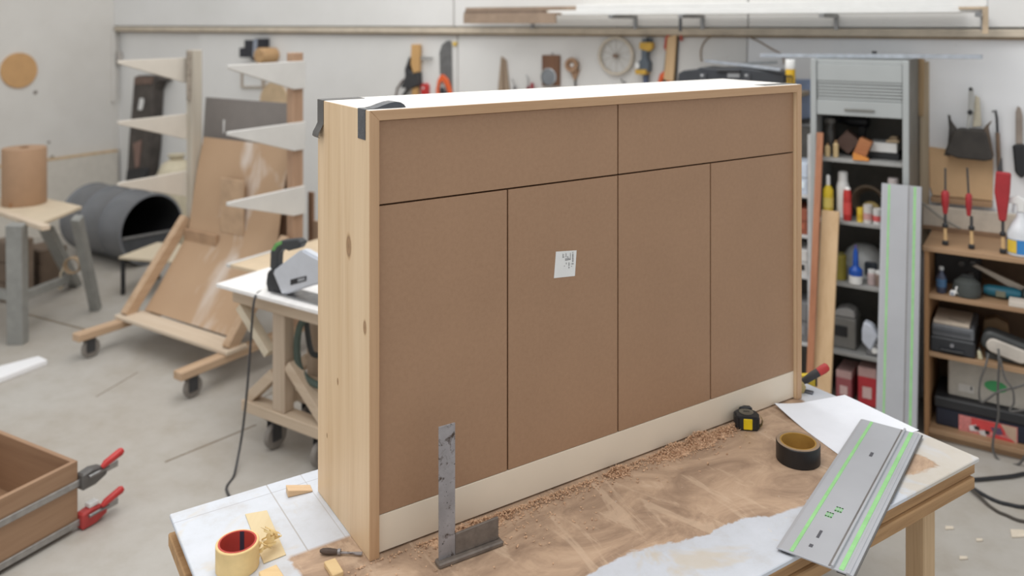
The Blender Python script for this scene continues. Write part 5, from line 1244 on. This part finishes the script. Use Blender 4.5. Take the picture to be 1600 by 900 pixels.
MB().box(-wc / 2 + .03, wc / 2 - .04, -.03, .18, 0, .014).build('pages', M('manual_beige', (186, 172, 156), .8), r3, .001)
MB().bar((-.02, .03, .0152), (.05, .0, .0152), .006, .001).build('pen_mark', M('mark_dark', (100, 92, 84), .8), r3)
r = ats(1574, z3, .03, 'belt_sander', 'dark sander with a rounded pale pad lying in the middle shelf bay', 'sander')
MB(Matrix.Translation((0, 0, .062)) @ Matrix.Rotation(math.radians(14), 4, 'Y')).prism(rrect(-.085, .085, -.032, .032, .03), 'y', -.02, .0).build('pad', M('pad_pale', (190, 182, 172), .7), r, .006, True)
MB(Matrix.Translation((0, 0, .07)) @ Matrix.Rotation(math.radians(14), 4, 'Y')).prism(rrect(-.105, .13, -.045, .045, .035), 'y', .001, .09).build('housing', M('sander_dark', (66, 68, 68), .5), r, .01, True)
MB().box(-.09, .13, .02, .08, 0.0, .03).build('foot', M('sander_dark', (66, 68, 68)), r, .004)
r = ats(1531, z3, .03, 'cream_switch', 'tiny cream plug standing beside the black case', 'plug')
MB().prism([(-.008, 0), (.012, 0), (.004, .034), (-.010, .038)], 'y', -.008, .008).build('plug_body', M('plug_cream', (206, 200, 170), .5), r, .002)
MB().tube([(0, 0, .036), (-.004, 0, .05)], .003, 6).build('pin', steel(), r)
r = ats(1556, z3, .26, 'tan_block', 'tan block behind the sander in the middle shelf bay', 'wood block')
MB().prism([(-.06, 0), (.06, 0), (.05, .11), (.0, .13), (-.05, .11)], 'y', 0, .06).build('block', M('block_tan', (138, 112, 82), .7), r, .004)
MB().box(-.05, .05, -.01, -.0005, .02, .07).build('label', M('block_label', (110, 92, 70), .7), r)
# --- bottom
r = ats(1470, z4, .06, 'blue_toolbox', 'dark blue toolbox with a red picture label on the bottom shelf', 'toolbox')
tu0 = pl(1462, 700, NS + .06)[0] - pl(1470, 400, NS + .06)[0]; tu1 = tu0 + .56
zt0 = pl(1480, 622, NS + .06)[1] - z4
MB().box(tu0, tu1, 0, .26, 0, zt0 - .05).build('tub', M('toolbox_blue', (34, 38, 54), .5), r, .006)
MB().box(tu0 - .006, tu1 + .006, -.008, .266, zt0 - .0495, zt0).build('lid', M('toolbox_black', (44, 45, 48), .5), r, .006)
uA = pl(1498, 650, NS + .06)[0] - pl(1470, 400, NS + .06)[0]; uB = pl(1590, 660, NS + .06)[0] - pl(1470, 400, NS + .06)[0]
zA = pl(1498, 647, NS + .06)[1] - z4 - .0008; zB = pl(1498, 678, NS + .06)[1] - z4 - .0008
lbx = MB().box(uA, uB, -.003, -.0005, zB, zA).build('picture_label', M('label_pinkred', (206, 128, 124), .5, var=.15, scale=40), r)
lbx['label'] = 'red and pink printed picture'
wl2, hl2 = uB - uA, zA - zB
def lab(poly, mat, t, nm): return MB().prism([(uA + x * wl2, zB + y * hl2) for x, y in poly], 'y', -.003 - t, -.003 - t + .0004).build(nm, mat, lbx)
lab([(.22, .55), (.8, .45), (.78, .98), (.22, .98)], M('print_red', (206, 70, 70), .5), .0006, 'red_print')
lab([(.5, .02), (.98, .02), (.98, .3), (.6, .42)], M('print_red', (206, 70, 70)), .0006, 'red_print')
lab([(.72, .98), (.98, .98), (.98, .2), (.85, .45)], M('print_beige', (196, 168, 146), .5), .0012, 'beige_print')
lab([(.18, .55), (.3, .68), (.34, .38), (.2, .32)], M('print_pale', (214, 210, 210), .5), .0012, 'pale_print')
lab([(.34, .42), (.46, .5), (.48, .22), (.38, .24)], M('print_pale', (214, 210, 210)), .0012, 'pale_print')
lab([(.26, .62), (.36, .62), (.36, .42), (.28, .44)], M('print_black', (44, 40, 44), .5), .0018, 'black_print')
lab([(.45, .52), (.54, .5), (.52, .32), (.46, .34)], M('print_black', (44, 40, 44)), .0018, 'black_print')
lab([(.55, .72), (.72, .8), (.76, .5), (.66, .42), (.58, .55)], M('print_violet', (92, 74, 100), .5), .0018, 'violet_print')
r = rth('white_case', 'pale grey case with a green oval sticker standing on the blue toolbox', 'case', pl(1540, 600, NS + .10)[0], NS + .10, z4 + zt0 + .0018)
hx = z3 - .024 - (z4 + zt0 + .0018) - .012
xa, xb = pl(1481, 600, NS + .10)[0] - pl(1540, 600, NS + .10)[0], .28
MB().box(xa, xb, 0, .22, 0, hx).build('shell', M('case_pale', (176, 170, 160), .6), r, .006)
xo = pl(1556, 605, NS + .10)[0] - pl(1540, 600, NS + .10)[0]; zo = pl(1556, 604, NS + .1)[1] - (z4 + zt0 + .0018)
MB().prism(arc(xo, zo, .047, 0, 345, 23, .026), 'y', -.002, -.0003).build('green_oval', M('oval_green', (64, 150, 92), .5), r)
MB().box(xa + .045, xa + .11, -.002, -.0003, .03, .065).build('pale_sticker', M('sticker_pale', (196, 192, 186), .6), r)
MB().box(xa + .095, xa + .103, -.003, -.0021, .045, .062).build('sticker_print', M('print_dark', (84, 82, 82), .6), r)
# cables looping down in front of the bays
cbm = M('cable_grey', (92, 90, 88), .5)
loop1 = [pn(x, y, NS - .03) for x, y in ((1545, 548), (1546, 570), (1540, 590), (1532, 608), (1531, 625))]
loop1 = [pn(1560, 545, NS - .01), pn(1561, 566, NS - .035), pn(1560, 590, NS - .035), pn(1559, 620, NS - .035), pn(1560, 650, NS - .03), pn(1553, 680, NS - .03), pn(1552, 705, NS - .03), pn(1565, 722, NS - .03), pn(1590, 726, NS - .04), pn(1602, 712, NS - .04)]
o = MB().tube(smoothpath(loop1, 5), .0052, 8).build('tool_cable', cbm, None, 0, True); tag(o, 'grey cable hanging straight down over the green oval and red label', 'cable')
loop2 = [pn(1544, 553, NS - .012), pn(1540, 572, NS - .045), pn(1532, 594, NS - .045), pn(1530, 618, NS - .045), pn(1536, 628, NS - .045), pn(1560, 612, NS - .05), pn(1585, 606, NS - .05), pn(1604, 600, NS - .05)]
o = MB().tube(smoothpath(loop2, 5), .0048, 8).build('tool_cable', cbm, None, 0, True); tag(o, 'grey cable looping left of the green oval on the shelf front', 'cable')
loop3 = [pn(1563, 560, NS - .056), pn(1570, 590, NS - .06), pn(1582, 608, NS - .062), pn(1584, 630, NS - .062), pn(1578, 642, NS - .062), pn(1604, 640, NS - .062)]
o = MB().tube(smoothpath(loop3, 5), .0048, 8).build('tool_cable', cbm, None, 0, True); tag(o, 'grey cable curving right of the green oval on the shelf front', 'cable')
# cables on the floor
def fpt(x, y, z=.006): p = zp(x, y, z); return p
o = MB().tube(smoothpath([fpt(1900, 745, .01), fpt(1750, 730, .01), fpt(1620, 738, .01), fpt(1580, 744, .01), fpt(1540, 748, .01), fpt(1506, 752, .01), fpt(1525, 766, .006), fpt(1550, 780), fpt(1575, 788), fpt(1620, 792), fpt(1750, 775), fpt(1950, 790)], 5), .008, 8).build('floor_cable', black(), None, 0, True)
tag(o, 'thick black cable snaking on the floor right of the table leg', 'cable')
o = MB().tube(smoothpath([fpt(1500, 750, .02), fpt(1530, 775, .016), fpt(1548, 792), fpt(1570, 804), fpt(1620, 816), fpt(1760, 800), fpt(1960, 815)], 5), .0065, 8).build('floor_cable', M('cable_brown', (70, 64, 58), .5), None, 0, True)
tag(o, 'thinner dark cable curving below the thick black one on the floor', 'cable')
for k, (x, y, s_) in enumerate(((1595, 835, .05), (1483, 826, .02), (1505, 873, .018), (1530, 845, .015))):
    p = zp(x, y, 0)
    o = MB().prism([(-s_, -s_ * .5), (s_ * .8, -s_ * .3), (s_, s_ * .4), (-s_ * .5, s_ * .5)], 'z', .0004, .006).build('wood_scrap', M('scrap_pale', (214, 202, 184), .7), None, .001)
    o.location = p; tag(o, ('large pale wood scrap on the floor at the right edge', 'tiny pale wood chip on the floor nearest the table leg', 'pale wood chip on the floor at the bottom right', 'pale wood chip below the floor cables')[k], 'wood scrap')

# ================================================================ IN THE GAP BEHIND THE SIDEBOARD
r, f = wth('blue_poster', 'pale blue sheet pinned to the wall left of the grey cabinet', 'poster', 1255, 160, WN)
MB().prism(P(f, [(1240, 124), (1267, 124), (1267, 188), (1240, 188)]), 'y', -.004, -.0005).build('sheet', M('sheet_blue', (150, 166, 198), .6), r)
MB().prism(P(f, [(1252, 186), (1266, 184), (1266, 192), (1252, 193)]), 'y', -.02, -.0045).build('clip', cast(), r, .002)
tsu = pl(1190, 300, 4.40)[0]; tsw = pl(1266, 300, 4.40)[0] - tsu
ts_ = rth('narrow_shelf', 'narrow white shelf unit seen in the gap beside the grey cabinet', 'shelf', tsu, 4.40, 0)
wsm = M('shelf_white', (196, 196, 196), .6)
MB().box(0, .018, 0, .38, 0, 1.40).build('side_board', wsm, ts_, .001); MB().box(tsw - .018, tsw, .02, .38, 0, 1.40).build('side_board', wsm, ts_, .001)
gz = [.32, pl(1260, 432, 4.42)[1], pl(1260, 368, 4.42)[1], pl(1260, 305, 4.42)[1]]
for z in gz: MB().box(.0185, tsw - .0185, .02, .38, z - .016, z).build('shelf_board', wsm, ts_, .001)
MB().box(.0185, tsw - .0185, .36, .38, 0, 1.40).build('back_board', M('shelf_backgrey', (128, 126, 122), .7), ts_)
for k, (z, h, c, lab_) in enumerate(((gz[2], .13, (150, 84, 62), 'red brown carton in the gap beside the reddish lath'), (gz[1], .13, (206, 204, 202), 'white carton with dark window in the gap below the red brown one'), (gz[3], .16, (196, 206, 220), 'pale blue appliance box in the gap above the red brown carton'), (gz[0], .2, (120, 120, 122), 'grey box low in the gap beside the pine plank'))):
    r = rth('carton', lab_, 'box', tsu + tsw - .085, 4.43, z + .001)
    MB().box(-.06, .062, 0, .2, 0, h).build('carton_body', M('gapbox%d' % k, c, .6), r, .002)
    MB().box(-.061, .063, -.001, .2, h * .52, h * .56).build('lid_seam', M('gapseam%d' % k, [v * .7 for v in c], .6), r)
    MB().box(.0, .05, -.003, -.0012, h * .2, h * .42).build('label', (black() if k == 1 else M('gaplabel%d' % k, [min(255, v * 1.15) for v in c], .6)), r)
# crate with the yellow level
p = Vector(((1238 - CX) / F * 3.2, 3.2, 0))
r = thing('black_bin', 'black plastic bin standing behind the right end of the sideboard', 'bin', p, ANG)
MB().prism([(-.2, 0), (.02, 0), (.045, .56), (-.225, .56)], 'y', -.1, .1).build('tub', black(), r, .006)
MB().box(-.23, .05, -.108, .108, .5605, .575).build('rim', M('rim_dark', (52, 52, 54), .5), r, .003)
r = thing('spirit_level', 'yellow spirit level lying on the black bin behind the sideboard', 'level', p + Vector((0, 0, .5755)), 0)
MB().box(-.5, .085, -.012, .012, .0, .042).build('beam', M('level_yellow', (206, 178, 52), .45), r, .001)
MB().box(.0855, .092, -.013, .013, -.0, .043).build('end_cap', black(), r, .001)
MB().box(.035, .06, -.0135, -.0122, .012, .032).build('vial', M('vial_dark', (96, 84, 40), .4), r)
